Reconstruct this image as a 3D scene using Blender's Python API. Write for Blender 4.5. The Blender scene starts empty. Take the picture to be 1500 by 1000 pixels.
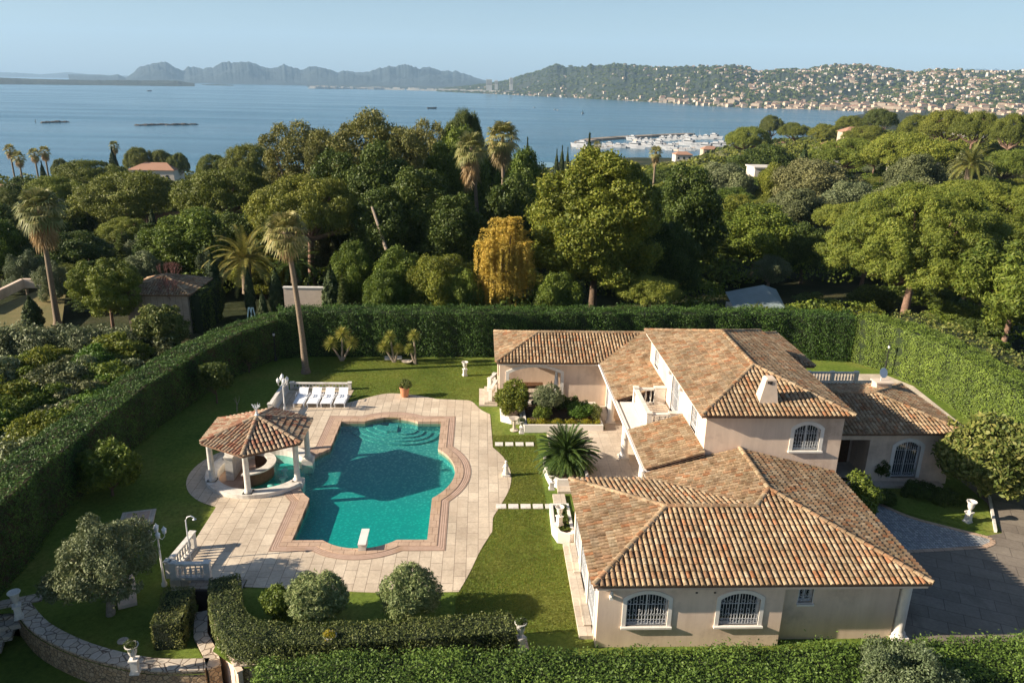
import bpy, math, random
import numpy as np
from mathutils import Vector, Matrix
from mathutils.geometry import delaunay_2d_cdt
R=math.radians; PI=math.pi
sc=bpy.context.scene
col=sc.collection
rnd=random.Random(7)
F,PITCH,ROLL,YAW,CH=1124.6,.32312746,.02106893,.04460426,20.0
SUN_EL,SUN_AZ=R(24),R(8)
SEA=-40.0
# ---- camera maths: pixel of the 1500x1000 photo -> place in the world
def camrot():
    cy,sy=math.cos(YAW),math.sin(YAW)
    M=Matrix(((cy,-sy,0),(sy,cy,0),(0,0,1)))
    B=Matrix(((1,0,0),(0,0,-1),(0,1,0)))
    P_=Matrix(((1,0,0),(0,math.cos(PITCH),-math.sin(PITCH)),(0,math.sin(PITCH),math.cos(PITCH))))
    Q=Matrix(((math.cos(ROLL),-math.sin(ROLL),0),(math.sin(ROLL),math.cos(ROLL),0),(0,0,1)))
    return Q@P_@B@M
CR=camrot(); CRT=CR.transposed()
def ray(x,y): return CRT@Vector(((x-750)/F,(y-500)/F,1.0))
def P(x,y,z=0.0):
    d=ray(x,y); t=(z-CH)/d.z; return (d.x*t,d.y*t,z)
def Pxy(x,y,z=0.0): return P(x,y,z)[:2]
def atY(x,y,Y):
    d=ray(x,y); t=Y/d.y; return (d.x*t,Y,CH+d.z*t)
def proj(p):
    c=CR@Vector((p[0],p[1],p[2]-CH)); return c.x/c.z*F+750,c.y/c.z*F+500
def hor(x): return 500-F*math.tan(PITCH)+(x-750)*math.tan(ROLL)*1.0+0.0
# ---- materials
def newmat(name):
    m=bpy.data.materials.new(name); m.use_nodes=True; nt=m.node_tree
    for n in list(nt.nodes): nt.nodes.remove(n)
    o=nt.nodes.new('ShaderNodeOutputMaterial'); return m,nt,o
def N(nt,t,**k):
    n=nt.nodes.new(t)
    for a,b in k.items():
        if a.startswith('i_'):
            s=a[2:].replace('_',' '); n.inputs[s].default_value=b
        else: setattr(n,a,b)
    return n
def coords(nt,scale=1.0,kind='Object',rot=0):
    tc=N(nt,'ShaderNodeTexCoord'); mp=N(nt,'ShaderNodeMapping')
    mp.inputs['Scale'].default_value=scale if isinstance(scale,tuple) else (scale,)*3
    mp.inputs['Rotation'].default_value=(0,0,rot)
    nt.links.new(tc.outputs[kind],mp.inputs['Vector']); return mp.outputs['Vector']
def ramp(nt,fac,stops):
    r=N(nt,'ShaderNodeValToRGB'); e=r.color_ramp.elements
    while len(e)<len(stops): e.new(0.5)
    for i,(p,c) in enumerate(stops):
        e[i].position=p; e[i].color=(*c,1) if len(c)==3 else c
    nt.links.new(fac,r.inputs['Fac']); return r.outputs['Color']
def noise(nt,vec,s,detail=4,rough=.6):
    n=N(nt,'ShaderNodeTexNoise',i_Scale=s,i_Detail=detail,i_Roughness=rough)
    if vec is not None: nt.links.new(vec,n.inputs['Vector'])
    return n.outputs['Fac']
def mixc(nt,a,b,fac,mode='MIX'):
    m=N(nt,'ShaderNodeMix',data_type='RGBA',blend_type=mode)
    for s,v in ((0,fac),(6,a),(7,b)):
        if hasattr(v,'is_linked') or hasattr(v,'links'): nt.links.new(v,m.inputs[s])
        else: m.inputs[s].default_value=(*v,1) if isinstance(v,tuple) and len(v)==3 else v
    return m.outputs[2]
def bumpn(nt,h,strength=.3,dist=.02):
    b=N(nt,'ShaderNodeBump',i_Strength=strength,i_Distance=dist); nt.links.new(h,b.inputs['Height']); return b.outputs['Normal']
def bsdf(nt,o,c,rough=.8,nrm=None,spec=.3,**k):
    b=N(nt,'ShaderNodeBsdfPrincipled'); b.inputs['Roughness'].default_value=rough
    b.inputs['Specular IOR Level'].default_value=spec
    if isinstance(c,tuple): b.inputs['Base Color'].default_value=(*c,1)
    else: nt.links.new(c,b.inputs['Base Color'])
    if nrm is not None: nt.links.new(nrm,b.inputs['Normal'])
    for a,v in k.items(): b.inputs[a.replace('_',' ')].default_value=v
    nt.links.new(b.outputs[0],o.inputs['Surface']); return b
def sm(name,c1,c2=None,scale=3,rough=.8,bs=.2,bscale=40,bd=.01,c3=None,spec=.3,metal=0,rampw=(.35,.65)):
    m,nt,o=newmat(name); v=coords(nt)
    c2=c2 or tuple(x*.8 for x in c1)
    f=noise(nt,v,scale,5)
    cc=ramp(nt,f,[(rampw[0],c1),(rampw[1],c2)])
    if c3:
        f2=noise(nt,v,scale*.23,6,.7); cc=mixc(nt,cc,c3,ramp(nt,f2,[(.52,(0,0,0)),(.68,(1,1,1))]))
    nrm=bumpn(nt,noise(nt,v,bscale,3),bs,bd) if bs else None
    bsdf(nt,o,cc,rough,nrm,spec,Metallic=metal); return m
def leafmat(name,cols,trans=.25,scale=.25):
    m,nt,o=newmat(name)
    g=N(nt,'ShaderNodeNewGeometry'); oi=N(nt,'ShaderNodeObjectInfo')
    c=ramp(nt,g.outputs['Random Per Island'],[(i/(len(cols)-1),x) for i,x in enumerate(cols)])
    f=noise(nt,coords(nt),scale,3)
    c=mixc(nt,c,ramp(nt,f,[(.3,(.62,.66,.6)),(.7,(1.35,1.28,1.1))]),1.0,'MULTIPLY')
    c=mixc(nt,c,ramp(nt,oi.outputs['Random'],[(0,(.8,.86,.82)),(1,(1.2,1.12,1.05))]),1.0,'MULTIPLY')
    b=bsdf(nt,o,c,.55,None,.25)
    t=N(nt,'ShaderNodeBsdfTranslucent'); nt.links.new(c,t.inputs['Color'])
    mx=N(nt,'ShaderNodeMixShader'); mx.inputs[0].default_value=trans
    nt.links.new(b.outputs[0],mx.inputs[1]); nt.links.new(t.outputs[0],mx.inputs[2]); nt.links.new(mx.outputs[0],o.inputs['Surface'])
    return m
M={}
M['white']=sm('white_stone',(.74,.70,.63),(.62,.58,.51),6,.7,.15,c3=(.5,.46,.4))
M['whitepaint']=sm('white_paint',(.8,.79,.76),(.74,.73,.7),5,.45,0)
M['plastic']=sm('white_resin',(.85,.86,.87),(.8,.81,.82),5,.4,0)
M['wall']=sm('peach_render',(.78,.61,.47),(.73,.56,.43),1.2,.9,.25,60,.006,c3=(.5,.37,.28))
M['wallgable']=M['wall']
_nt=M['wall'].node_tree; _b=[n for n in _nt.nodes if n.type=='BSDF_PRINCIPLED'][0]; _l=_b.inputs['Base Color'].links[0].from_socket
_nt.links.new(mixc(_nt,_l,ramp(_nt,noise(_nt,coords(_nt,(3,3,.35)),1.0,5,.65),[(.32,(.9,.89,.88)),(.6,(1.02,1.02,1.02))]),1.0,'MULTIPLY'),_b.inputs['Base Color'])
M['trim']=sm('cream_trim',(.78,.73,.66),(.7,.65,.58),3,.7,.1)
M['iron']=sm('white_iron',(.55,.56,.57),(.45,.46,.47),20,.4,0)
M['blackiron']=sm('black_iron',(.02,.02,.022),(.03,.03,.03),20,.5,0)
M['glass']=None
m,nt,o=newmat('window_glass'); bsdf(nt,o,(.02,.028,.033),.06,None,.8); M['glass']=m
m,nt,o=newmat('lamp_glass'); bsdf(nt,o,(.7,.72,.72),.15,None,.6); M['lampglass']=m
M['dark']=sm('dark_interior',(.05,.04,.035),(.03,.025,.02),4,.9,0)
M['wood']=sm('brown_wood',(.16,.08,.04),(.1,.05,.025),8,.6,.2)
M['terracotta']=sm('terracotta',(.55,.25,.13),(.45,.2,.1),6,.8,.1)
M['bark']=sm('bark',(.16,.11,.075),(.09,.065,.045),5,.95,.8,14,.05)
M['palebark']=sm('pale_bark',(.36,.29,.22),(.24,.19,.14),6,.95,.6,20,.03)
M['pinebark']=sm('pine_bark',(.27,.17,.12),(.16,.1,.07),5,.95,.8,12,.06)
M['palmbark']=sm('palm_bark',(.26,.2,.14),(.17,.13,.09),9,.95,.8,25,.03)
M['soil']=sm('soil',(.10,.065,.04),(.06,.04,.025),5,.95,.5,20,.03)
M['flagstone']=None
def voron(name,scale,cols,mortar,mw=.04,rough=.85,rand=1.0,bd=.02,stretch=1):
    m,nt,o=newmat(name); v=coords(nt,(scale,scale*stretch,scale))
    a=N(nt,'ShaderNodeTexVoronoi',feature='F1',i_Scale=1.0,i_Randomness=rand); b=N(nt,'ShaderNodeTexVoronoi',feature='DISTANCE_TO_EDGE',i_Scale=1.0,i_Randomness=rand)
    for q in (a,b): nt.links.new(v,q.inputs['Vector'])
    s=N(nt,'ShaderNodeSeparateColor'); nt.links.new(a.outputs['Color'],s.inputs[0])
    c=ramp(nt,s.outputs[0],[(i/(len(cols)-1),x) for i,x in enumerate(cols)])
    f=noise(nt,coords(nt),9,5); c=mixc(nt,c,ramp(nt,f,[(.3,(.8,.8,.8)),(.7,(1.12,1.1,1.08))]),1.0,'MULTIPLY')
    e=ramp(nt,b.outputs['Distance'],[(mw*.5,(0,0,0)),(mw,(1,1,1))])
    c=mixc(nt,mortar,c,e); bsdf(nt,o,c,rough,bumpn(nt,e,.6,bd)); return m
M['crazy']=voron('crazy_paving',2.6,[(.5,.42,.32),(.6,.52,.42),(.42,.36,.29)],(.16,.12,.09),.05)
M['rubble']=voron('rubble_stone',5.5,[(.46,.31,.17),(.6,.45,.28),(.38,.25,.14)],(.2,.15,.1),.09,.9,bd=.04)
M['cobble']=voron('grey_cobbles',7,[(.40,.42,.43),(.26,.27,.28),(.5,.5,.48)],(.13,.12,.11),.09,.8,.35)
def brick(name,w,h,c1,c2,mortar,ms=.012,rot=0,off=.5,rough=.8,stain=None,scalevar=.5,bd=.008):
    m,nt,o=newmat(name); v=coords(nt,1,rot=rot)
    b=N(nt,'ShaderNodeTexBrick',offset=off); nt.links.new(v,b.inputs['Vector'])
    b.inputs['Color1'].default_value=(*c1,1); b.inputs['Color2'].default_value=(*c2,1); b.inputs['Mortar'].default_value=(*mortar,1)
    b.inputs['Scale'].default_value=1; b.inputs['Mortar Size'].default_value=ms; b.inputs['Mortar Smooth'].default_value=.1
    b.inputs['Brick Width'].default_value=w; b.inputs['Row Height'].default_value=h; b.inputs['Bias'].default_value=0
    f=noise(nt,v,scalevar,6,.65); c=mixc(nt,b.outputs['Color'],ramp(nt,f,[(.3,(.74,.72,.7)),(.62,(1.05,1.04,1.02))]),1.0,'MULTIPLY')
    f3=noise(nt,v,7,5,.7); c=mixc(nt,c,ramp(nt,f3,[(.3,(.84,.83,.82)),(.6,(1.04,1.04,1.04))]),1.0,'MULTIPLY')
    if stain:
        f2=noise(nt,coords(nt,(.33,.2,1)),1.0,5,.6); c=mixc(nt,c,stain,ramp(nt,f2,[(.56,(0,0,0)),(.7,(.75,.75,.75))]))
    inv=N(nt,'ShaderNodeMath',operation='SUBTRACT'); inv.inputs[0].default_value=1; nt.links.new(b.outputs['Fac'],inv.inputs[1])
    bsdf(nt,o,c,rough,bumpn(nt,inv.outputs[0],.5,bd)); return m
M['deck']=brick('terrace_tiles',.95,.52,(.66,.56,.43),(.55,.455,.345),(.26,.2,.155),.011,PI/2,.5,stain=(.47,.37,.27))
M['coping']=brick('pool_coping_stone',.5,.6,(.56,.4,.29),(.5,.36,.26),(.25,.16,.11),.012,0,.3,stain=(.42,.27,.15))
M['copingline']=sm('coping_line',(.32,.21,.15),(.26,.17,.12),4,.8,.1)
M['band']=sm('coping_band',(.54,.38,.29),(.46,.32,.24),2,.8,.2,c3=(.4,.26,.16))
M['stone']=brick('porch_stone',.6,.6,(.62,.54,.44),(.54,.46,.37),(.36,.3,.24),.008,0,.0)
M['pier']=brick('block_wall',.5,.25,(.42,.34,.26),(.36,.29,.22),(.2,.16,.12),.015)
M['asphalt']=brick('driveway_paving',1.3,.8,(.27,.235,.19),(.2,.17,.14),(.12,.1,.085),.014,R(25),.5,.9,stain=(.07,.055,.045))
M['rock']=sm('rock',(.12,.10,.08),(.06,.05,.045),.1,.9,.8,1,.5)
M['shutters']=sm('blue_shutter',(.2,.33,.4),(.17,.28,.34),5,.6,0)
M['boat']=sm('boat_hull',(.40,.41,.42),(.3,.31,.33),.02,.5,0)
M['sheeting']=sm('grey_sheeting',(.22,.27,.27),(.17,.21,.21),.5,.7,0)
M['farwhite']=sm('far_white',(.66,.61,.53),(.56,.5,.42),.02,.8,0)
M['farcream']=sm('far_cream',(.56,.46,.34),(.48,.38,.28),.02,.8,0)
M['farroof']=sm('far_roof',(.42,.23,.15),(.34,.19,.12),.05,.9,0)
# roof tiles: each tile is an island
m,nt,o=newmat('canal_tiles'); g=N(nt,'ShaderNodeNewGeometry')
c=ramp(nt,g.outputs['Random Per Island'],[(0,(.33,.225,.145)),(.2,(.43,.315,.205)),(.36,(.50,.385,.26)),(.5,(.35,.24,.155)),(.64,(.43,.25,.145)),(.7,(.40,.295,.19)),(.82,(.48,.39,.28)),(.92,(.27,.185,.12)),(.97,(.44,.225,.12)),(1,(.40,.2,.11))])
v=coords(nt); c=mixc(nt,c,ramp(nt,noise(nt,v,2.6,4,.75),[(.40,(.70,.67,.60)),(.56,(1.04,1.02,1))]),1.0,'MULTIPLY'); f=noise(nt,v,.6,5); c=mixc(nt,c,ramp(nt,f,[(.3,(.66,.66,.64)),(.68,(1.12,1.08,1.02))]),1.0,'MULTIPLY')
f=noise(nt,v,14,5,.7); c=mixc(nt,c,ramp(nt,f,[(.35,(.62,.6,.56)),(.6,(1.05,1.05,1.05))]),1.0,'MULTIPLY')
bsdf(nt,o,c,.85,bumpn(nt,noise(nt,v,60,3),.2,.006),.2); M['tile']=m
m,nt,o=newmat('old_gazebo_tiles'); g=N(nt,'ShaderNodeNewGeometry')
c=ramp(nt,g.outputs['Random Per Island'],[(0,(.34,.24,.155)),(.3,(.44,.35,.25)),(.55,(.30,.18,.11)),(.75,(.31,.135,.085)),(1,(.42,.32,.22))])
v=coords(nt); f=noise(nt,v,9,5,.7); c=mixc(nt,c,ramp(nt,f,[(.35,(.55,.54,.5)),(.6,(1.05,1.05,1.05))]),1.0,'MULTIPLY')
bsdf(nt,o,c,.9,None,.2); M['oldtile']=m
M['pan']=sm('pan_tiles',(.22,.13,.085),(.13,.08,.055),6,.95,.3)
M['ridge']=sm('ridge_mortar',(.52,.36,.25),(.38,.26,.18),5,.9,.4,15,.03,c3=(.3,.2,.14))
M['render']=sm('chimney_render',(.68,.55,.43),(.6,.48,.37),3,.9,.2)
# ground, lawn, sea, pool
m,nt,o=newmat('lawn_grass'); v=coords(nt)
c=ramp(nt,noise(nt,v,.22,6,.6),[(.3,(.095,.15,.024)),(.5,(.14,.195,.034)),(.68,(.215,.225,.052))])
c=mixc(nt,c,ramp(nt,noise(nt,v,5,6,.75),[(.3,(.6,.64,.55)),(.65,(1.25,1.22,1.2))]),1.0,'MULTIPLY')
bsdf(nt,o,c,.9,bumpn(nt,noise(nt,v,22,5,.8),.8,.06),.1); M['lawn']=m
m,nt,o=newmat('wild_ground'); v=coords(nt)
c=ramp(nt,noise(nt,v,.06,7,.65),[(.35,(.02,.028,.01)),(.5,(.035,.042,.016)),(.68,(.08,.066,.034))])
bsdf(nt,o,c,.95,bumpn(nt,noise(nt,v,2,5,.7),.6,.2),.1); M['wild']=m
M['dryfield']=sm('dry_grass',(.2,.155,.06),(.12,.11,.035),.4,.95,.5,8,.05)
m,nt,o=newmat('sea_water'); v=coords(nt,(.004,.02,.01))
n1=noise(nt,v,1.5,6,.6); v2=coords(nt,(.12,.35,.2)); n2=noise(nt,v2,1,4,.6)
b1=bumpn(nt,n2,.7,.8)
c=ramp(nt,n1,[(.35,(.010,.075,.125)),(.5,(.016,.1,.16)),(.65,(.035,.14,.2))])
b=bsdf(nt,o,c,.22,b1,.32); v3=coords(nt,(.0016,.011,.01)); rr_=ramp(nt,noise(nt,v3,1.0,6,.55),[(.35,(.15,)*3),(.5,(.19,)*3),(.65,(.25,)*3)]); nt.links.new(rr_,b.inputs['Roughness'])
M['sea']=m
m,nt,o=newmat('pool_water'); v=coords(nt)
tr=N(nt,'ShaderNodeBsdfTransparent'); tr.inputs[0].default_value=(.50,.90,.88,1)
gl=N(nt,'ShaderNodeBsdfGlossy'); gl.inputs['Roughness'].default_value=.02; gl.inputs['Color'].default_value=(1,1,1,1)
lw=N(nt,'ShaderNodeLayerWeight',i_Blend=.5); bp=bumpn(nt,noise(nt,v,4,5,.65),.7,.03)
nt.links.new(bp,gl.inputs['Normal']); nt.links.new(bp,lw.inputs['Normal'])
pw_=N(nt,'ShaderNodeMath',operation='POWER'); nt.links.new(lw.outputs['Facing'],pw_.inputs[0]); pw_.inputs[1].default_value=4.5
fr=N(nt,'ShaderNodeMath',operation='MULTIPLY_ADD'); nt.links.new(pw_.outputs[0],fr.inputs[0]); fr.inputs[1].default_value=.8; fr.inputs[2].default_value=.025
mx=N(nt,'ShaderNodeMixShader'); nt.links.new(fr.outputs[0],mx.inputs[0]); nt.links.new(tr.outputs[0],mx.inputs[1]); nt.links.new(gl.outputs[0],mx.inputs[2]); nt.links.new(mx.outputs[0],o.inputs['Surface']); M['water']=m
m,nt,o=newmat('pool_mosaic_painted_caustics'); v=coords(nt)  # mosaic floor; its mottled cells paint sunlight ripples into the colour
w=N(nt,'ShaderNodeTexNoise',i_Scale=1.6,i_Detail=2); nt.links.new(v,w.inputs['Vector'])
vv=N(nt,'ShaderNodeVectorMath',operation='MULTIPLY_ADD'); nt.links.new(w.outputs['Color'],vv.inputs[0]); vv.inputs[1].default_value=(.35,.35,.35); nt.links.new(v,vv.inputs[2])
vo=N(nt,'ShaderNodeTexVoronoi',feature='F1',i_Scale=6); nt.links.new(vv.outputs[0],vo.inputs['Vector'])
c=ramp(nt,vo.outputs['Distance'],[(.05,(.55,.66,.48)),(.25,(.22,.38,.33)),(.55,(.08,.24,.23))])
sx=N(nt,'ShaderNodeSeparateXYZ'); nt.links.new(v,sx.inputs[0])
mr=N(nt,'ShaderNodeMapRange'); nt.links.new(sx.outputs[1],mr.inputs[0]); mr.inputs[1].default_value=34.0; mr.inputs[2].default_value=40.0
deep_=ramp(nt,vo.outputs['Distance'],[(.05,(.03,.46,.38)),(.5,(.008,.31,.28))]); c=mixc(nt,deep_,c,mr.outputs[0])
bsdf(nt,o,c,.6,None,.2); M['mosaic_caustics']=m
# foliage
M['hedge']=leafmat('hedge_leaves',[(0.034,0.076,0.014),(0.060,0.124,0.025),(0.098,0.168,0.038)],.2,.5)
M['hedgelight']=leafmat('hedge_feathery',[(0.081,0.134,0.026),(0.122,0.191,0.036),(0.163,0.234,0.048)],.2,.5)
M['hedgelow']=leafmat('clipped_hedge_leaves',[(0.069,0.091,0.027),(0.131,0.154,0.047),(0.200,0.210,0.073)],.2,.6)
M['hedgecore']=sm('hedge_inner_twigs',(.02,.034,.012),(.032,.04,.016),3,.95,.6,14,.1)
M['hedgebrown']=sm('hedge_brown_side',(.03,.032,.016),(.075,.05,.03),1.2,.95,.8,14,.1)
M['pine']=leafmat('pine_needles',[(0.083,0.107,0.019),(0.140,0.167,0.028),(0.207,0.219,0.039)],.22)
M['pinelight']=leafmat('bright_pine_needles',[(0.106,0.152,0.025),(0.169,0.211,0.036),(0.251,0.271,0.052)],.25)  # brighter green needles of the lighter pines
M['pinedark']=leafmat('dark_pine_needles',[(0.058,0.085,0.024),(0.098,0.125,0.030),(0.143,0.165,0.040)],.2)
M['green']=leafmat('green_leaves',[(0.072,0.115,0.021),(0.127,0.180,0.028),(0.190,0.237,0.040)],.25)
M['yellowgreen']=leafmat('yellow_green_leaves',[(0.102,0.137,0.021),(0.167,0.199,0.030),(0.258,0.262,0.043)],.28)
M['deep']=leafmat('dark_leaves',[(0.046,0.078,0.017),(0.078,0.114,0.025),(0.124,0.160,0.034)],.22)
M['olive']=leafmat('olive_leaves',[(.095,.125,.062),(.15,.185,.10),(.23,.26,.155)],.15)
M['greyscrub']=leafmat('grey_brown_leaves',[(0.105,0.113,0.050),(0.164,0.174,0.082),(0.209,0.219,0.114)],.15)
M['euca']=leafmat('eucalyptus_leaves',[(0.091,0.108,0.033),(0.150,0.160,0.048),(0.234,0.217,0.071)],.2)
M['willow']=leafmat('yellow_willow_leaves',[(.50,.34,.06),(.68,.50,.12),(.44,.34,.07)],.4)
M['cypress']=leafmat('cypress_leaves',[(0.031,0.056,0.019),(0.054,0.084,0.027),(0.085,0.112,0.033)],.12)
M['palm']=leafmat('fan_palm_leaves',[(0.154,0.175,0.060),(0.246,0.252,0.100),(0.370,0.322,0.160)],.25)
M['palmdry']=leafmat('dry_palm_leaves',[(.28,.2,.11),(.4,.31,.19),(.22,.15,.08)],.25)
M['phoenix']=leafmat('date_palm_leaves',[(0.108,0.133,0.033),(0.200,0.203,0.053),(0.308,0.266,0.080)],.25)
M['cycad']=leafmat('cycad_leaves',[(0.031,0.063,0.016),(0.069,0.119,0.027),(0.116,0.168,0.040)],.15)
M['yucca']=leafmat('yucca_leaves',[(0.200,0.238,0.053),(0.370,0.378,0.093),(0.524,0.476,0.160)],.25)
M['magnolia']=leafmat('bronze_shrub_leaves',[(0.071,0.107,0.023),(0.152,0.183,0.048),(0.262,0.252,0.086)],.2)
M['gold']=leafmat('golden_bedding',[(.5,.36,.03),(.35,.32,.03),(.2,.24,.03)],.3)
M['bedgreen']=leafmat('bedding_green',[(.06,.12,.02),(.1,.19,.03),(.15,.24,.04)],.25)
M['redtwig']=sm('red_twigs',(.2,.09,.08),(.14,.07,.06),8,.9,0)
M['grassblade']=leafmat('grass_blades',[(.11,.14,.02),(.17,.2,.034),(.25,.24,.055)],.3,.3)
M['oleander']=leafmat('oleander_leaves',[(.10,.15,.055),(.17,.225,.095),(.27,.31,.15)],.2)
# ---- mesh collecting
class MB:
    def __init__(s): s.v=[];s.f=[];s.sm=[]
    def add(s,vs,fs,smooth=False):
        b=len(s.v); s.v+= [tuple(x) for x in vs]; s.f+=[tuple(b+i for i in f) for f in fs]; s.sm+=[smooth]*len(fs)
        return s
    def box(s,x0,x1,y0,y1,z0,z1): 
        return s.add([(x,y,z) for z in (z0,z1) for x,y in ((x0,y0),(x1,y0),(x1,y1),(x0,y1))],[(0,3,2,1),(4,5,6,7),(0,1,5,4),(1,2,6,5),(2,3,7,6),(3,0,4,7)])
    def obox(s,c,sx,sy,sz,rz=0,tilt=0):
        m=Matrix.Translation(c)@Matrix.Rotation(rz,4,'Z')@Matrix.Rotation(tilt,4,'X')
        vs=[m@Vector((a*sx/2,b*sy/2,d*sz/2)) for d in (-1,1) for a,b in ((-1,-1),(1,-1),(1,1),(-1,1))]
        return s.add(vs,[(0,3,2,1),(4,5,6,7),(0,1,5,4),(1,2,6,5),(2,3,7,6),(3,0,4,7)])
    def tube(s,pts,rad,n=7,cap=True):
        pts=[Vector(p) for p in pts]; rad=rad if isinstance(rad,(list,tuple)) else [rad]*len(pts); vs=[];fs=[]
        for i,p in enumerate(pts):
            d=(pts[min(i+1,len(pts)-1)]-pts[max(i-1,0)]).normalized()
            a=Vector((0,0,1)) if abs(d.z)<.9 else Vector((1,0,0)); u=d.cross(a).normalized(); w=d.cross(u)
            for k in range(n): t=2*PI*k/n; vs.append(p+(u*math.cos(t)+w*math.sin(t))*rad[i])
        for i in range(len(pts)-1):
            for k in range(n): fs.append((i*n+k,i*n+(k+1)%n,(i+1)*n+(k+1)%n,(i+1)*n+k))
        if cap: fs.append(tuple(range(n))); fs.append(tuple(reversed(range((len(pts)-1)*n,len(pts)*n))))
        return s.add(vs,fs,True)
    def lathe(s,prof,c=(0,0,0),n=16,a0=0):
        vs=[];fs=[]
        for r,z in prof:
            for k in range(n): t=a0+2*PI*k/n; vs.append((c[0]+r*math.cos(t),c[1]+r*math.sin(t),c[2]+z))
        for i in range(len(prof)-1):
            for k in range(n): fs.append((i*n+k,i*n+(k+1)%n,(i+1)*n+(k+1)%n,(i+1)*n+k))
        fs.append(tuple(reversed(range(n)))); fs.append(tuple(range((len(prof)-1)*n,len(prof)*n)))
        return s.add(vs,fs,n>8)
    def prism(s,poly,z0,z1):
        n=len(poly); a=sum(poly[i][0]*poly[(i+1)%n][1]-poly[(i+1)%n][0]*poly[i][1] for i in range(n))
        if a<0: poly=poly[::-1]
        return s.add([(x,y,z0) for x,y in poly]+[(x,y,z1) for x,y in poly],[tuple(reversed(range(n))),tuple(range(n,2*n))]+[(i,(i+1)%n,n+(i+1)%n,n+i) for i in range(n)])
    def quad(s,*p): return s.add(p,[tuple(range(len(p)))])
    def build(s,name,mat,parent=None,loc=None):
        me=bpy.data.meshes.new(name); me.from_pydata(s.v,[],s.f)
        me.polygons.foreach_set('use_smooth',s.sm)
        if any(s.sm):
            try: me.set_sharp_from_angle(angle=R(45))
            except Exception: pass
        return link(name,me,mat,parent,loc)
def link(name,me,mat,parent=None,loc=None):
    if mat is not None and len(me.materials)==0: me.materials.append(M[mat] if isinstance(mat,str) else mat)
    o=bpy.data.objects.new(name,me); col.objects.link(o)
    if parent is not None: o.parent=parent
    if loc is not None: o.location=loc
    return o
def inpoly(x,y,poly):
    c=False;n=len(poly);j=n-1
    for i in range(n):
        if (poly[i][1]>y)!=(poly[j][1]>y) and x<(poly[j][0]-poly[i][0])*(y-poly[i][1])/(poly[j][1]-poly[i][1])+poly[i][0]: c=not c
        j=i
    return c
def cdt(outer,holes=()):
    vs=[];es=[]
    for poly in [outer]+list(holes):
        b=len(vs);n=len(poly); vs+=[Vector((p[0],p[1])) for p in poly]; es+=[(b+i,b+(i+1)%n) for i in range(n)]
    v,e,f,*_=delaunay_2d_cdt(vs,es,[],0,1e-5)
    out=[]
    for t in f:
        cx=sum(v[i].x for i in t)/len(t); cy=sum(v[i].y for i in t)/len(t)
        if inpoly(cx,cy,outer) and not any(inpoly(cx,cy,h) for h in holes):
            a=v[t[0]];b=v[t[1]];c=v[t[2]]
            if (b.x-a.x)*(c.y-a.y)-(b.y-a.y)*(c.x-a.x)<0: t=t[::-1]
            out.append(tuple(t))
    return [(p.x,p.y) for p in v],out
def sheet(name,outer,z,mat,holes=(),kind='structure',parent=None,skirt=0):
    v,f=cdt(outer,holes); m=MB(); m.add([(x,y,z) for x,y in v],f)
    if skirt:
        for poly in [outer]+list(holes):
            n=len(poly); m.add([(x,y,z) for x,y in poly]+[(x,y,z-skirt) for x,y in poly],[(i,n+i,n+(i+1)%n,(i+1)%n) for i in range(n)])
    o=m.build(name,mat,parent)
    if kind: o['kind']=kind
    return o
def tag(o,label=None,cat=None,group=None):
    if label: o['label']=label
    if cat: o['category']=cat
    if group: o['group']=group
    return o
def thing(name,label,cat,loc=(0,0,0),rz=0,group=None):
    o=bpy.data.objects.new(name,None); col.objects.link(o); o.location=loc; o.rotation_euler=(0,0,rz); o.empty_display_size=.3
    return tag(o,label,cat,group)
def dup(root,loc=None,rz=None,scale=None,label=None,group=None):
    def cp(o,par):
        c=o.copy(); col.objects.link(c)
        if par is not None: c.parent=par
        for ch in KIDS(o): cp(ch,c)
        return c
    r=cp(root,None)
    if loc is not None: r.location=loc
    if rz is not None: r.rotation_euler=(0,0,rz)
    if scale is not None: r.scale=scale
    if label: r['label']=label
    if group: r['group']=group
    return r
def KIDS(o): return list(o.children)
# wall panel: outline in (u,z), holes; origin o, u-direction d (horizontal), outward normal n
def panel(mb,o,d,n,outline,holes=(),depth=.22):
    o=Vector(o);d=Vector(d);n=Vector(n); v,f=cdt(outline,holes)
    P3=lambda u,z,k=0: o+d*u+Vector((0,0,z))+n*k
    flip=(d.cross(Vector((0,0,1)))).dot(n)<0
    mb.add([P3(*p) for p in v],[t[::-1] if flip else t for t in f])
    for h in holes:
        k=len(h); mb.add([P3(*p) for p in h]+[P3(*p,-depth) for p in h],[(i,(i+1)%k,k+(i+1)%k,k+i) for i in range(k)])
def archpts(x0,x1,z0,z1,rise,n=10):
    w=x1-x0; 
    if rise<=0: return [(x0,z0),(x1,z0),(x1,z1),(x0,z1)]
    r=(w*w/4+rise*rise)/(2*rise); cx=(x0+x1)/2; cz=z1-r; a=math.asin(min(1,w/2/r))
    return [(x0,z0),(x1,z0)]+[(cx+r*math.sin(a-2*a*i/n),cz+r*math.cos(a-2*a*i/n)) for i in range(n+1)]
def ring(mb,o,d,n,inner,outer,k0,k1):
    o=Vector(o);d=Vector(d);n=Vector(n); m=len(inner)
    Q=lambda p,k: o+d*p[0]+Vector((0,0,p[1]))+n*k
    vs=[Q(p,k1) for p in inner]+[Q(p,k1) for p in outer]+[Q(p,k0) for p in inner]+[Q(p,k0) for p in outer]
    fs=[]
    for i in range(m):
        j=(i+1)%m; fs+= [(i,j,m+j,m+i),(m+i,m+j,3*m+j,3*m+i),(i,2*m+i,2*m+j,j)]
    mb.add(vs,fs)
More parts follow.
